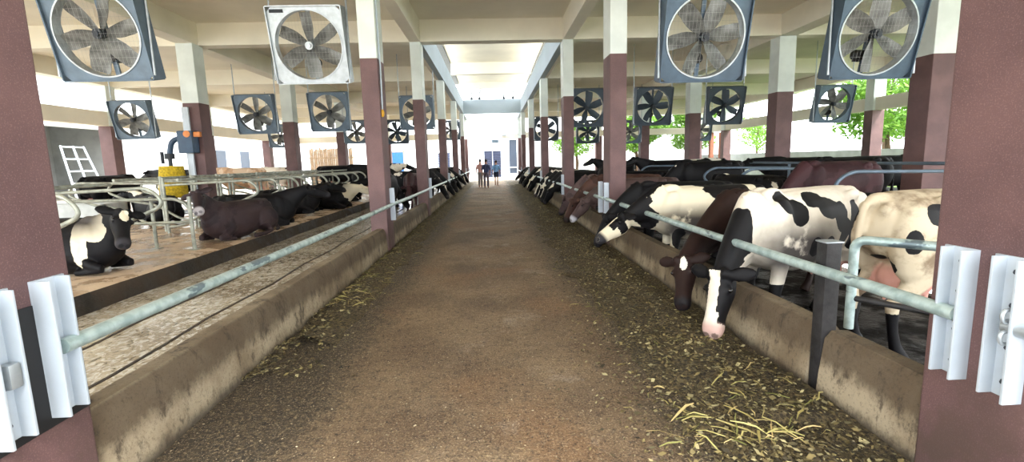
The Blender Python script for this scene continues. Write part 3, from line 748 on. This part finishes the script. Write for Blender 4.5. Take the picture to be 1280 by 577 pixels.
# ---------------------------------------------------------------- outside
b = B(); box(b, (-24.6, 33.5, -.1), (-24, 75, 8)); box(b, (-24.6, -8, -.1), (-24, 24.5, 8)); box(b, (-24.6, 24.5, 4.2), (-24, 33.5, 8)); box(b, (-29, 24.4, -.1), (-24.6, 24.6, 8)); struct('wall_left', b, M['white_wall'])
b = B(); box(b, (-29.2, 24.4, -.1), (-29, 33.6, 6)); box(b, (-29, 33.4, -.1), (-24.6, 33.6, 6)); box(b, (-29, 24.5, 5.6), (-24.6, 33.5, 5.8)); struct('wall_left_garage', b, M['out_wall'])
def ext_window(n_, x, y0, y1, z0, z1, bars, gm):
    f = B(); th = .1
    for a_, c_ in (((x, y0, z0), (x+.08, y0+th, z1)), ((x, y1-th, z0), (x+.08, y1, z1)), ((x, y0, z0), (x+.08, y1, z0+th)), ((x, y0, z1-th), (x+.08, y1, z1))): box(f, a_, c_)
    for k_ in range(1, bars):
        y = y0+(y1-y0)*k_/bars; box(f, (x, y-.04, z0), (x+.07, y+.04, z1))
    o = struct('window_%d' % n_, f, M['white_steel']); g = B(); box(g, (x+.01, y0+.05, z0+.05), (x+.03, y1-.05, z1-.05)); obj('pane', g, M[gm], o)
ext_window(1, -24, 39.5, 45, .6, 3.3, 3, 'glass'); ext_window(2, -24, 47.2, 49.2, .6, 3.3, 1, 'glass'); ext_window(3, -24, 50.2, 54.5, .6, 3.3, 2, 'glass')
o = empty('ladder', (-24.0, 27.7, 0), 0, 'white ladder frame leaning in the dark opening on the left', 'ladder')
b = B()
for y0, y1 in ((0, .25), (1.05, 1.05), (2.2, 1.75)): tube(b, [(.9, y0, 0), (.2, y1, 3.1)], .055, 8)
obj('side_rails', b, M['white_steel'], o)
for k_ in range(5):
    t_ = .1+k_*.22; b = B(); tube(b, [(.9-.7*t_, .25*t_, 3.1*t_), (.9-.7*t_, 2.2-.45*t_, 3.1*t_)], .045, 8); obj('rung', b, M['white_steel'], o)
# board fence beyond the left side
o = empty('board_fence', (-13.5, 41, 0), 0, 'weathered brown vertical board fence beyond the left beds', 'fence')
for k_ in range(22):
    h_ = 3.0+.25*noise.noise(Vector((k_*.7, 0, 0))); b = B(); box(b, (k_*.16-1.6, rnd.uniform(-.02, .02), 0), (k_*.16-1.6+.145, .03, h_), bevel=.005); obj('board', b, M['wood'], o)
b = B(); box(b, (-1.7, .03, 2.2), (2, .1, 2.32)); box(b, (-1.7, .03, .6), (2, .1, .72)); obj('fence_rail', b, M['wood'], o)
# far end building
b = B(); YE = 50
box(b, (-24, YE, -.1), (-.85, YE+.3, 9)); box(b, (.95, YE, -.1), (1.75, YE+.3, 9)); box(b, (2.55, YE, -.1), (24, YE+.3, 9)); box(b, (-.85, YE, 2.75), (.95, YE+.3, 9)); box(b, (1.75, YE, 3.75), (2.55, YE+.3, 9)); box(b, (1.75, YE, -.1), (2.55, YE+.3, .35))
struct('wall_end', b, M['white_wall'])
M['louvre'] = simple('blue_grey_louvre', (54, 62, 88), .5)
dr = B(); box(dr, (-.85, YE+.1, 0), (.95, YE+.14, 2.75))
for k_ in range(14): box(dr, (-.8, YE+.02, .15+k_*.185), (.9, YE+.1, .24+k_*.185), Matrix.Rotation(.5, 3, 'X'))
d_ = struct('door_1', dr, M['louvre'])
b = B(); box(b, (.02, YE-.02, 0), (.08, YE+.12, 2.75)); box(b, (-.85, YE-.02, 2.68), (.95, YE+.12, 2.75)); box(b, (-.88, YE-.02, 0), (-.8, YE+.12, 2.75)); box(b, (.9, YE-.02, 0), (.98, YE+.12, 2.75)); obj('door_frame', b, M['white_steel'], d_)
dr = B(); box(dr, (1.75, YE+.1, .35), (2.55, YE+.14, 3.75)); w4 = struct('window_4', dr, M['blue_glass' if 0 else 'glass'])
b = B(); box(b, (1.7, YE-.02, .9), (2.6, YE+.1, 1.02)); box(b, (1.7, YE-.02, .3), (1.78, YE+.1, 3.8)); obj('window_frame', b, M['white_steel'], w4)
ext_window_y = lambda n_, x0, x1, z0, z1, gm: None
for n_, x0, x1, z0, z1, gm in ((5, -11.2, -8.9, .4, 2.9, 'blue_glass'), (6, -5.6, -4.2, .3, 2.6, 'louvre')):
    b = B(); y = YE-.06
    for a_, c_ in (((x0, y, z0), (x0+.12, y+.06, z1)), ((x1-.12, y, z0), (x1, y+.06, z1)), ((x0, y, z0), (x1, y+.06, z0+.1)), ((x0, y, z1-.1), (x1, y+.06, z1))): box(b, a_, c_)
    o = struct('window_%d' % n_, b, M['wood' if n_ == 5 else 'white_steel']); g = B(); box(g, (x0+.06, y+.02, z0+.05), (x1-.06, y+.04, z1-.05))
    if n_ == 6:
        for k_ in range(9): box(g, (x0+.1, y-.03, z0+.2+k_*.25), (x1-.1, y+.03, z0+.3+k_*.25), Matrix.Rotation(.5, 3, 'X'))
    obj('pane', g, M[gm], o)
p = at_px(619, 176.5, 39.5)
o = empty('hanging_sign', (p.x, 39.5, p.z), 0, 'small grey sign hanging below the far end beam', 'sign')
b = B(); box(b, (-.27, 0, -.14), (.27, .03, .14), bevel=.01); obj('board', b, M['galv_blue'], o)
b = B(); tube(b, [(-.2, .015, .13), (-.2, .015, 3.43-p.z)], .012, 6); tube(b, [(.2, .015, .13), (.2, .015, 3.43-p.z)], .012, 6); obj('chain', b, M['galv'], o)
p = at_px(630, 168, 39.2)
o = empty('beam_fitting', (p.x, 39.25, p.z), 0, 'small white fitting on the far end beam', 'lamp')
b = B(); box(b, (-.16, -.12, -.1), (.16, .04, .1), bevel=.02); obj('fitting_housing', b, M['white_steel'], o); b = B(); box(b, (-.03, 0, -.02), (.03, .15, .02)); obj('bracket', b, M['galv'], o)  # small white box on a stub at the end beam
# right side: low wall, posts, trees
b = B(); box(b, (21, -10, -.1), (21.25, 60, 1.72)); tag(obj('boundary_wall', b, M['out_wall']), 'low grey boundary wall outside the right side', 'wall')
for x, y, l_ in ((17.3, 37.6, 'left'), (18.1, 37.6, 'right')):
    b = B(); box(b, (x-.2, y, -.1), (x+.1, y+.3, 3.4), bevel=.02); tag(obj('timber_post', b, M['red_wood']), 'red brown timber post seen under the small dark fan, %s of the pair' % l_, 'post', 'red brown posts')
def leaf_cloud(name, blobs_, n, size, par, seed):
    r_ = random.Random(seed); b = B(); vals = []
    lay = b.verts.layers.float.new('rv')
    for i in range(n):
        c_, rr_ = r_.choice(blobs_); d = Vector((r_.gauss(0, 1), r_.gauss(0, 1), r_.gauss(0, 1))).normalized()*(r_.random()**.33)
        p_ = Vector(c_)+Vector((d.x*rr_[0], d.y*rr_[1], d.z*rr_[2])); nrm = Vector((r_.gauss(0, 1), r_.gauss(0, 1), r_.gauss(.4, 1))).normalized()
        s_, u_ = frame_axes(nrm, Vector((r_.random(), r_.random(), r_.random()))); L_ = size*r_.uniform(.6, 1.3); v_ = r_.random()
        vs = [b.verts.new(p_+s_*L_*a_+u_*L_*.5*c2) for a_, c2 in ((-1, 0), (0, -1), (1, 0), (0, 1))]
        for q in vs: q[lay] = v_
        b.faces.new(vs)
    return obj(name, b, M['leaf'], par, smooth=False)
def tree(x, y, h, rad, label, seed, n=2600, size=.17):
    o = empty('leafy_tree', (x, y, -.06), 0, label, 'tree', 'trees beyond the right side'); r_ = random.Random(seed)
    b = B(); loft(b, [(0, 0, 0), (.1, 0, h*.25), (.0, .1, h*.5), (.2, 0, h*.8)], [.22, .17, .12, .05])
    for k_ in range(6):
        a = r_.random()*6.28; z_ = h*r_.uniform(.35, .6); loft(b, [(0, 0, z_), (cos(a)*rad*.4, sin(a)*rad*.4, z_+h*.15), (cos(a)*rad*.7, sin(a)*rad*.7, z_+h*.25)], [.08, .05, .02], seg=8)
    obj('trunk', b, M['bark'], o)
    bl = [((r_.uniform(-.7, .7)*rad, r_.uniform(-.7, .7)*rad, h*r_.uniform(.45, .95)), (rad*.42, rad*.42, h*.14)) for _ in range(11)]
    leaf_cloud('foliage', bl, n, size, o, seed+1)
for i, a in enumerate([(23.8, 28.5, 6.2, 3.4, 'bright green leafy tree in the gap beside the nearest right column'), (31, 37.5, 10, 4.8, 'green tree standing behind the one beside the nearest right column'), (19.5, 46, 6.5, 2.6, 'far green tree behind the right bed column'), (13.6, 45.5, 5.6, 2.8, 'green tree seen just past the second right aisle column'), (31, 56, 6, 3, 'far green bush in the glare on the right'), (8.0, 46, 5, 2.2, 'distant green tree seen between the right aisle columns')]):
    tree(*a, 40+i*3, n=6500 if i < 4 else 2500, size=.15)

# ---------------------------------------------------------------- feed and straw
def flakes(name, n, area, size, mat, label, cat, zf=None, aspect=.45, seed=1, curl=False):
    r_ = random.Random(seed); b = B(); lay = b.verts.layers.float.new('rv')
    for i in range(n):
        x, y = area(r_); z_ = (zf(x, y) if zf else 0)+r_.uniform(.003, .02); L_ = size*r_.uniform(.4, 1.6); a = r_.random()*6.283; W_ = L_*aspect*r_.uniform(.5, 1.3); v_ = r_.random()
        tl = r_.uniform(-.5, .5); tw = r_.uniform(-.6, .6); d = Vector((cos(a), sin(a), tl*.6)); s_ = Vector((-sin(a), cos(a), tw)); c_ = Vector((x, y, z_+abs(tl)*L_*.3))
        if curl:
            pts = [c_-d*L_, c_-d*L_*.3+Vector((0, 0, r_.uniform(0, .02)))+s_*L_*r_.uniform(-.1, .1), c_+d*L_*.4+s_*L_*r_.uniform(-.15, .15)+Vector((0, 0, .01)), c_+d*L_]
            pv = None
            for k_, p_ in enumerate(pts):
                w_ = W_*(1 if 0 < k_ < 3 else .3); vs = [b.verts.new(p_-s_*w_), b.verts.new(p_+s_*w_+Vector((0, 0, .004)))]
                for q in vs: q[lay] = v_
                if pv: b.faces.new((pv[0], pv[1], vs[1], vs[0]))
                pv = vs
        else:
            vs = [b.verts.new(c_+d*L_*p_+s_*W_*q_) for p_, q_ in ((-1, -.3), (-.2, -1), (1, .1), (.1, 1))]
            for q in vs: q[lay] = v_
            b.faces.new(vs)
    return tag(obj(name, b, M[mat], smooth=False), label, cat, None, 'stuff')
def heap(x, y, right=True):
    n_ = noise.noise(Vector((x*2.2, y*1.6, 0)))*.5+noise.noise(Vector((x*7, y*7, 3)))*.22
    if right: e = max(0, 1-abs(x-1.66)/.75)
    else: e = max(0, 1-abs(x+1.75)/.38)
    e *= .6 if y < 2.6 else 1
    return max(0, e)**1.1*(.10+.09*n_) - .022 + .03*noise.noise(Vector((x*2.6, y*2.1, 7)))
def heap_mesh(x0, x1, y0, y1, right, label):
    b = B(); nx, ny = 30, int((y1-y0)*14); g = []
    for j in range(ny+1):
        y = y0+(y1-y0)*j/ny
        g.append([b.verts.new((x0+(x1-x0)*i/nx, y, heap(x0+(x1-x0)*i/nx, y, right))) for i in range(nx+1)])
    for j in range(ny):
        for i in range(nx): b.faces.new((g[j][i], g[j][i+1], g[j+1][i+1], g[j+1][i]))
    return tag(obj('feed_heap', b, M['feed_base']), label, 'feed', None, 'stuff')
t = NT('feed_base'); co = t.coord(); a = t.noise(co, 40, 5, .8); g_ = t.noise(co, 6, 3)
c = t.mix(t.step(a, .4, .62), srgb(44, 35, 23), srgb(118, 102, 68)); c = t.mix(t.math('MULTIPLY', t.step(g_, .45, .65), .4), c, srgb(52, 46, 26)); t.col(c); t.rough(.9); t.bump(a, 1, .03); M['feed_base'] = t.m
heap_mesh(.85, 2.12, 1.9, 37, True, 'long strip of chopped green brown feed along the right curb')
heap_mesh(-2.0, -1.35, 4.2, 37, False, 'thin strip of chopped feed along the left curb')
def ar_r(r_):
    y = 1.9+(r_.random()**1.7)*30
    return 1.6+r_.gauss(0, .40), y
def lim(fn, lo, hi):
    def g(r_):
        while 1:
            x, y = fn(r_)
            if lo < x < hi: return x, y
    return g
flakes('feed_scraps', 26000, lim(ar_r, .3, 2.08), .012, 'feed', 'loose chopped feed scattered in front of the right curb', 'feed', lambda x, y: max(0, heap(x, y)), seed=3)
flakes('feed_clumps', 7000, lim(ar_r, .7, 2.08), .017, 'feed', 'larger dark and pale clumps of chopped feed before the right curb', 'feed', lambda x, y: max(0, heap(x, y))+.008, .7, 13)
flakes('feed_scraps', 7000, lim(lambda r_: (-1.95+abs(r_.gauss(0, .26)), 3.5+(r_.random()**1.4)*30), -1.96, 0), .018, 'feed', 'loose chopped feed scattered along the left curb', 'feed', lambda x, y: max(0, heap(x, y, False)), seed=4)
flakes('floor_grit', 14000, lambda r_: (r_.uniform(-1.9, 2.0), 1.7+(r_.random()**1.6)*18), .0055, 'grit', 'fine bits of straw and grit over the aisle floor', 'grit', seed=5, aspect=.6)
flakes('straw', 90, lim(lambda r_: (1.45+r_.gauss(0, .3), 2.35+abs(r_.gauss(0, .35))), .7, 2.05), .075, 'straw', 'long yellow green grass stalks on the feed in the near right corner', 'straw', lambda x, y: max(0, heap(x, y))+.01, .055, 6, True)
flakes('straw', 60, lim(lambda r_: (1.3+r_.gauss(0, .35), 2.8+r_.random()*3.5), .4, 2.05), .04, 'straw', 'scattered straw stalks farther along the right feed strip', 'straw', lambda x, y: max(0, heap(x, y))+.01, .07, 8, True)
flakes('straw', 130, lim(lambda r_: (-1.9+abs(r_.gauss(0, .3)), 5.2+abs(r_.gauss(0, 2.4))), -1.95, 0), .05, 'straw', 'green grass stalks on the floor below the second left column', 'straw', lambda x, y: max(0, heap(x, y, False))+.005, .08, 9, True)

# ---------------------------------------------------------------- people at the far end
def person(x, y, hd, H_, shirt, pants, legs, label, stride=.2, shorts=False, hat=None):
    o = empty('person', (x, y, 0), hd, label, 'person', 'people walking at the far end'); k_ = H_/1.75; S_ = lambda L_: [tuple(c_*k_ for c_ in p_) for p_ in L_]
    b = B(); loft(b, S_([(0, 0, 1.0), (0, 0, 1.2), (0, 0, 1.38), (0, 0, 1.46), (0, 0, 1.56)]), [(.14*k_, .09*k_), (.13*k_, .09*k_), (.17*k_, .1*k_), (.1*k_, .07*k_), (.05*k_, .05*k_)], up=(1, 0, 0))
    ball(b, (0, 0, 1.64*k_), (.085*k_, .078*k_, .115*k_)); ball(b, (.085*k_, 0, 1.63*k_), (.02, .014, .02)); ball(b, (.07*k_, 0, 1.585*k_), (.018, .03, .008))
    for s in (1, -1):
        ball(b, (0, s*.08*k_, 1.63*k_), (.02, .012, .03))
        q = s*stride
        loft(b, S_([(0, s*.19, 1.4), (-q*.4, s*.24, 1.14), (-q*.6+.06, s*.24, .9), (-q*.6+.1, s*.235, .82)]), [.05*k_, .042*k_, .03*k_, .034*k_], up=(1, 0, 0), seg=10)
        for f_ in range(5): loft(b, S_([(-q*.6+.1, s*.235+(f_-2)*.014, .84), (-q*.6+.12, s*.235+(f_-2)*.017, .78), (-q*.6+.135, s*.235+(f_-2)*.018, .735-abs(f_-2)*-.006)]), [.011, .010, .008], up=(1, 0, 0), seg=6)
        loft(b, S_([(0, s*.09, .98), (q*.6, s*.1, .52), (q*.8-.03, s*.1, .12), (q*.85-.03, s*.1, .05)]), [.085*k_, .056*k_, .038*k_, .045*k_], up=(1, 0, 0), seg=10)
        loft(b, S_([(q*.85-.08, s*.1, .04), (q*.85+.02, s*.1, .045), (q*.85+.15, s*.1, .03)]), [(.04, .04), (.045, .045), (.035, .025)], seg=10)
    me = organic('person_body', b, .014, 3); me.materials.append(M['skin']); obj('body', me, None, o)
    b = B(); loft(b, S_([(0, 0, .93), (0, 0, 1.0), (0, 0, 1.2), (0, 0, 1.38), (0, 0, 1.47)]), [(.17*k_, .12*k_), (.165*k_, .115*k_), (.155*k_, .11*k_), (.195*k_, .12*k_), (.09*k_, .075*k_)], up=(1, 0, 0))
    for s in (1, -1): loft(b, S_([(0, s*.17, 1.41), (-s*stride*.3, s*.235, 1.18), (-s*stride*.4, s*.245, 1.1)]), [.07*k_, .062*k_, .06*k_], up=(1, 0, 0), seg=10)
    me = organic('shirt', b, .02, 3); me.materials.append(simple('shirt_cloth', shirt, .8)); obj('shirt', me, None, o)
    b = B(); ball(b, (0, 0, .95*k_), (.115*k_, .165*k_, .1*k_))
    for s in (1, -1):
        q = s*stride; e = (.56 if shorts else .1)
        P_ = [(0, s*.09, .95), (q*.55, s*.1, .58)] + ([] if shorts else [(q*.8-.03, s*.1, .12)])
        loft(b, S_(P_), [.1*k_, .085*k_] + ([] if shorts else [.062*k_]), up=(1, 0, 0), seg=10)
    me = organic('trousers', b, .02, 3); me.materials.append(simple('trouser_cloth', pants, .8)); obj('trousers', me, None, o)
    b = B(); ball(b, (-.012*k_, 0, 1.675*k_), (.095*k_, .087*k_, .1*k_)); obj('hair', b, M['hair'], o)
person(-.78, 31.0, radians(80), 1.76, (206, 160, 156), (150, 140, 140), None, 'person in a pink shirt walking at the far end, leftmost of three', .16)
person(-.40, 30.0, radians(92), 1.74, (52, 62, 96), (128, 116, 132), None, 'person in a dark blue shirt and grey trousers walking at the far end', .14)
person(.25, 33.0, radians(85), 1.66, (120, 168, 220), (46, 54, 84), None, 'person in a light blue shirt and dark shorts walking at the far end', .3, True)

# ---------------------------------------------------------------- the herd
def f_heroA(p, inh, u, s, t_):
    if inh:
        bl = .05+.02*(u > .35)
        if t_ > -.11 and abs(s-.012) < bl and u > .0: return .5
        if u > .44: return .5
        return -1 if u > -.02 else -.6
    if -.15 < u < .25 and .1 < abs(s) < .4 and -.25 < t_ < .15: return -1
    if p.z < .52: return -1  # legs blackened to stand for the shadow behind the curb
    f = blobs(1, [((1.06, 0, .96), (.30, .5, .34), -1), ((.78, .14, 1.02), (.07, .3, .45), 1), ((.50, .22, 1.27), (.09, .3, .10), -1), ((.38, .25, 1.18), (.09, .3, .12), -1), ((.14, .22, 1.28), (.14, .22, .08), -1), ((.0, .28, 1.2), (.16, .22, .11), -1), ((-.18, .28, 1.1), (.12, .2, .14), -1), ((-.28, .28, .98), (.07, .2, .12), -1),
      ((-.42, .3, 1.02), (.09, .2, .24), -1), ((.0, .3, .83), (.08, .2, .11), -1), ((.2, .3, .86), (.07, .2, .09), -1), ((-.22, .3, .84), (.06, .2, .13), -1), ((-.1, -.25, 1.1), (.5, .2, .3), -1), ((.72, .1, .72), (.25, .3, .18), 1)])(p)
    return f
def f_heroC(p, inh, u, s, t_):
    if inh:
        if t_ > -.07 and u < .3 and s < .06: return -1 if (abs(s) > .03 or u < .1) else .4
        if abs(u-.16) < .07 and abs(s) > .06: return -.6
        return .8
    if -.15 < u < .25 and .1 < abs(s) < .4 and -.25 < t_ < .15: return -1
    if p.z < .5: return -1  # curb shadow on the legs put into the coat as black
    return blobs(-1, [((.42, .2, 1.12), (.44, .6, .36), 1), ((.75, .1, .62), (.5, .4, .28), 1), ((.95, .15, .9), (.24, .3, .24), -1), ((1.12, 0, .78), (.2, .3, .1), 1), ((-.62, 0, 1.35), (.07, .4, .3), 1), ((.45, .3, .62), (.12, .2, .16), -1)])(p)
def f_heroB(p, inh, u, s, t_):
    return .6 if inh and (u-.08)**2/.006+(s+.03)**2/.0016 < 1 and t_ > -.12 else -1
def f_lieA(p, inh, u, s, t_):
    if inh: return .6 if ((u-.1)/.09)**2+(s/.055)**2 < 1 and t_ > -.1 else -1
    return blobs(-1, [((.5, 0, .6), (.10, .8, .5), 1), ((.66, 0, .62), (.12, .5, .2), 1), ((1.0, .12, .3), (.05, .2, .3), 1)])(p)
def f_lieD(p, inh, u, s, t_):
    if inh: return .8
    return blobs(-1, [((1.0, 0, .6), (.36, .6, .4), 1)])(p)
def f_G(p, inh, u, s, t_):
    if p.z < .42: return -1.2  # lower legs blackened too, pen shadow put into the coat
    return blobs(.22, [((-.55, -.25, 1.2), (.12, .2, .1), -1.2), ((-.72, -.2, 1.0), (.09, .2, .14), -1), ((-.4, -.3, .95), (.12, .2, .15), -1), ((-.8, -.05, .75), (.06, .2, .14), -1), ((-.6, .25, 1.1), (.3, .2, .2), -1)])(p)
GL, GR = 'cows feeding along the left curb', 'cows feeding along the right curb'
BL, BR = 'cows in the left beds', 'cows in the right beds'
mA = cow_mesh('cow_a', poll=(1.20, .10, .72), muz=(1.42, .20, .18), field=f_heroA, voxel=.015, phase=.05, tail=-.3)
cow(mA, 'hero_white', (2.97, 4.55, -.1), pi+.42, 'white cow with black patches feeding nearest the camera, white blaze on its face', GR, 1.0)
mB = cow_mesh('cow_b', poll=(1.5, .36, .70), muz=(1.70, .66, .2), field=f_heroB, voxel=.016)
cow(mB, 'brown_spot', (3.25, 5.42, -.1), pi+.2, 'dark brown cow feeding beside the nearest white one, small white forehead spot', GR, .95)
mC = cow_mesh('cow_c', poll=(1.2, .0, .98), muz=(1.62, .14, .68), field=f_heroC, voxel=.016, ear=.1)
cow(mC, 'hero_black', (2.92, 6.55, -.1), pi, 'black and white cow stretching its white face over the right curb', GR, .95)
m1 = cow_mesh('cow_feeding', poll=(1.24, .12, .82), muz=(1.5, .26, .24))
m2 = cow_mesh('cow_feeding_turned', poll=(1.22, -.22, .8), muz=(1.42, -.46, .26), phase=.08)
m3 = cow_mesh('cow_reaching', poll=(1.28, .02, .95), muz=(1.62, .08, .5), phase=-.06)
m4 = cow_mesh('cow_head_up', poll=(1.2, .1, 1.50), muz=(1.64, .3, 1.26), phase=.1)
m6 = cow_mesh('cow_looking_round', poll=(1.14, .3, 1.5), muz=(1.34, .72, 1.22), phase=.1)
m5 = cow_mesh('cow_head_level', poll=(1.34, -.1, 1.35), muz=(1.8, -.2, 1.12), phase=-.1)
l1 = cow_mesh('cow_lying_a', 'lie', poll=(1.0, -.06, .86), muz=(1.22, -.34, .42), field=f_lieA, voxel=.015)
l2 = cow_mesh('cow_lying_b', 'lie', poll=(1.02, .05, 1.02), muz=(1.3, .34, .70), voxel=.015, side=1)
l3 = cow_mesh('cow_lying_c', 'lie', poll=(1.14, .1, .92), muz=(1.58, .26, .72), side=1)
l4 = cow_mesh('cow_lying_d', 'lie', poll=(1.1, .2, .72), muz=(1.5, .46, .5), field=f_lieD, side=-1)
mG = cow_mesh('cow_rear', poll=(1.34, .3, 1.0), muz=(1.7, .5, .6), field=f_G, phase=.04, voxel=.016)
R = [  # mesh, coat, x, y, z, heading deg, scale, label
 (mG, 'hero_dirty', 3.85, 3.72, -.08, 2, 1.0, 'soiled white cow with small black spots seen from behind near the right column', BR),
 (m1, 'black', 3.02, 7.75, -.1, 172, .95, 'all black cow feeding just before the second right column', GR),
 (m3, 'grey_muzzle', 3.05, 9.95, -.1, 184, .94, 'grey brown cow with pale muzzle feeding just past the second right column', GR),
 (m1, 'brown', 3.0, 11.0, -.1, 178, .97, 'brown cow feeding with lowered head past the pale muzzled one', GR),
 (m2, 'taupe', 3.0, 12.05, -.1, 176, .95, 'grey brown cow feeding third past the second right column', GR),
 (m6, 'black', 4.1, 13.2, -.1, 176, .98, 'black cow with raised head behind the feeding row', BR),
 (m2, 'holstein_dark', 3.0, 15.6, -.1, 182, .95, 'dark cow feeding first past the third right column', GR),
 (m1, 'black', 3.0, 16.7, -.1, 178, .95, 'black cow feeding second past the third right column', GR),
 (m2, 'holstein', 3.0, 17.8, -.1, 180, .95, 'pied cow feeding third past the third right column', GR),
 (m1, 'holstein', 3.0, 19.0, -.1, 175, .95, 'pied cow feeding just before the fourth right column', GR),
 (m2, 'black', 3.0, 22.2, -.1, 180, .95, 'black cow feeding first past the fourth right column', GR),
 (m1, 'holstein', 3.0, 23.5, -.1, 182, .95, 'pied cow feeding second past the fourth right column', GR),
 (m3, 'holstein_dark', 3.0, 24.8, -.1, 180, .95, 'dark cow reaching over the curb third past the fourth right column', GR),
 (m1, 'black', 3.0, 26.2, -.1, 178, .95, 'black cow feeding just before the fifth right column', GR),
 (m2, 'holstein', 3.0, 29.2, -.1, 180, .95, 'pied cow feeding first past the fifth right column', GR),
 (m1, 'black', 3.0, 30.6, -.1, 180, .95, 'black cow feeding second past the fifth right column', GR),
 (m3, 'holstein_dark', 3.0, 32.2, -.1, 180, .95, 'dark cow feeding third past the fifth right column', GR),
 (m1, 'holstein_dark', 5.4, 12.0, .15, 176, .97, 'tall black cow with grey white patches standing behind the feeding row', BR),
 (m2, 'holstein_dark', 5.1, 9.6, -.1, 120, .95, 'blue black cow curled round between the feeding row and the stalls', BR),
 (m1, 'maroon', 5.85, 8.05, .15, 190, .95, 'red brown cow standing in the right stalls behind the nearest white cow', BR),
 (m1, 'black', 8.1, 10.7, .15, 172, .98, 'long black cow standing behind the red brown one', BR),
 (m5, 'black', 8.5, 13.1, .15, 172, .98, 'black cow facing left with raised head beside the right bed column', BR),
 (m4, 'black', 9.7, 11.7, .15, -14, .98, 'black cow facing right with raised head against the bright opening', BR),
 (m5, 'pied_white', 12.2, 13.2, .0, 172, .95, 'whitish cow standing next to the black cow facing right', BR),
 (m1, 'holstein_dark', 5.0, 6.1, -.1, 150, .85, 'dark soiled cow standing behind the gate between the two white cows', BR),
 (m4, 'black', 6.3, 17.5, .15, 175, .97, 'black cow standing far back in the right stalls', BR),
 (m5, 'holstein', 8.2, 19.5, .15, 10, .97, 'pied cow standing far back in the right stalls', BR),
 (m4, 'holstein_dark', 5.8, 22.5, .15, 178, .97, 'dark cow standing farthest back in the right stalls', BR),
 (l1, 'hero_black', -5.9, 6.75, .24, -6, .98, 'black cow with a white shoulder band lying at the edge of the near left bed', BL),
 (l2, 'taupe2', -5.1, 9.75, .24, -105, .95, 'dark grey brown cow with pale muzzle lying and facing the camera', BL),
 (l3, 'black', -5.5, 11.35, .24, 10, 1.0, 'black cow lying behind the grey brown one on the left bed', BL),
 (l4, 'hero_black', -5.35, 15.6, .24, -6, 1.0, 'black cow with pinkish white head lying at the bed edge before the second left column', BL),
 (m1, 'black', -11.4, 14.9, .04, 84, 1.06, 'black cow seen from behind standing under the ladder', BL),
 (l3, 'holstein_dark', -8.8, 12.9, .24, 150, .95, 'dark cow lying behind the yellow brush', BL),
 (m5, 'tan', -9.2, 18.2, .24, 172, 1.0, 'tan cow standing in the left rear beds beyond the brush column', BL),
 (m3, 'pied_white', -9.6, 21.8, .24, 160, 1.0, 'whitish cow standing between the second and third left bed columns', BL),
 (m5, 'black', -10.3, 16.6, .24, 170, 1.0, 'black cow standing just right of the brush column', BL),
 (l3, 'black', -5.9, 14.25, .24, 5, .95, 'black cow lying next to the stall posts in mid left bed', BL),
 (l3, 'holstein_dark', -5.8, 18.6, .24, 4, .95, 'dark cow lying in the third far left stall', BL),
 (m5, 'black', -7.0, 22.4, .24, 12, 1.0, 'black cow standing with level head before the board fence', BL),
 (m3, 'black', -5.0, 20.6, .05, 6, 1.0, 'black cow standing in the stalls just left of the second left column', BL),
 (m5, 'holstein', -5.9, 26.0, .24, 8, 1.0, 'pied cow standing far back in the left beds', BL),
 (m2, 'black', -2.95, 13.3, .0, 92, 1.0, 'black cow standing in the alley behind the second left column', GL),
 (m3, 'maroon', -2.8, 17.0, .0, -88, .93, 'red brown cow with lowered head standing along the left curb past the third column', GL),
 (m2, 'holstein_dark', -3.0, 18.35, .0, 0, .97, 'black cow with white forehead reaching over the left curb past the third column', GL),
 (m1, 'black', -2.95, 19.75, .0, -2, .95, 'black cow feeding over the left curb just before the fourth column', GL),
 (m2, 'black', -2.95, 22.4, .0, 0, .97, 'black cow feeding over the left curb first past the fourth column', GL),
 (m1, 'holstein_dark', -2.95, 23.8, .0, 0, .97, 'dark cow feeding over the left curb second past the fourth column', GL),
 (m3, 'black', -2.95, 25.4, .0, 3, .97, 'black cow reaching over the left curb third past the fourth column', GL),
 (m2, 'holstein', -2.95, 29.4, .0, 0, .97, 'pied cow feeding over the left curb first past the fifth column', GL),
 (m1, 'black', -2.95, 31.2, .0, 0, .97, 'black cow feeding over the left curb second past the fifth column', GL),
 (m5, 'black', -4.15, 27.3, .0, 90, 1.0, 'black cow standing far down the left alley', GL)]
for me_, ck, x, y, z, hd, sc_, lb, gp in R: cow(me_, ck, (x, y, z), radians(hd), lb, gp, sc_)
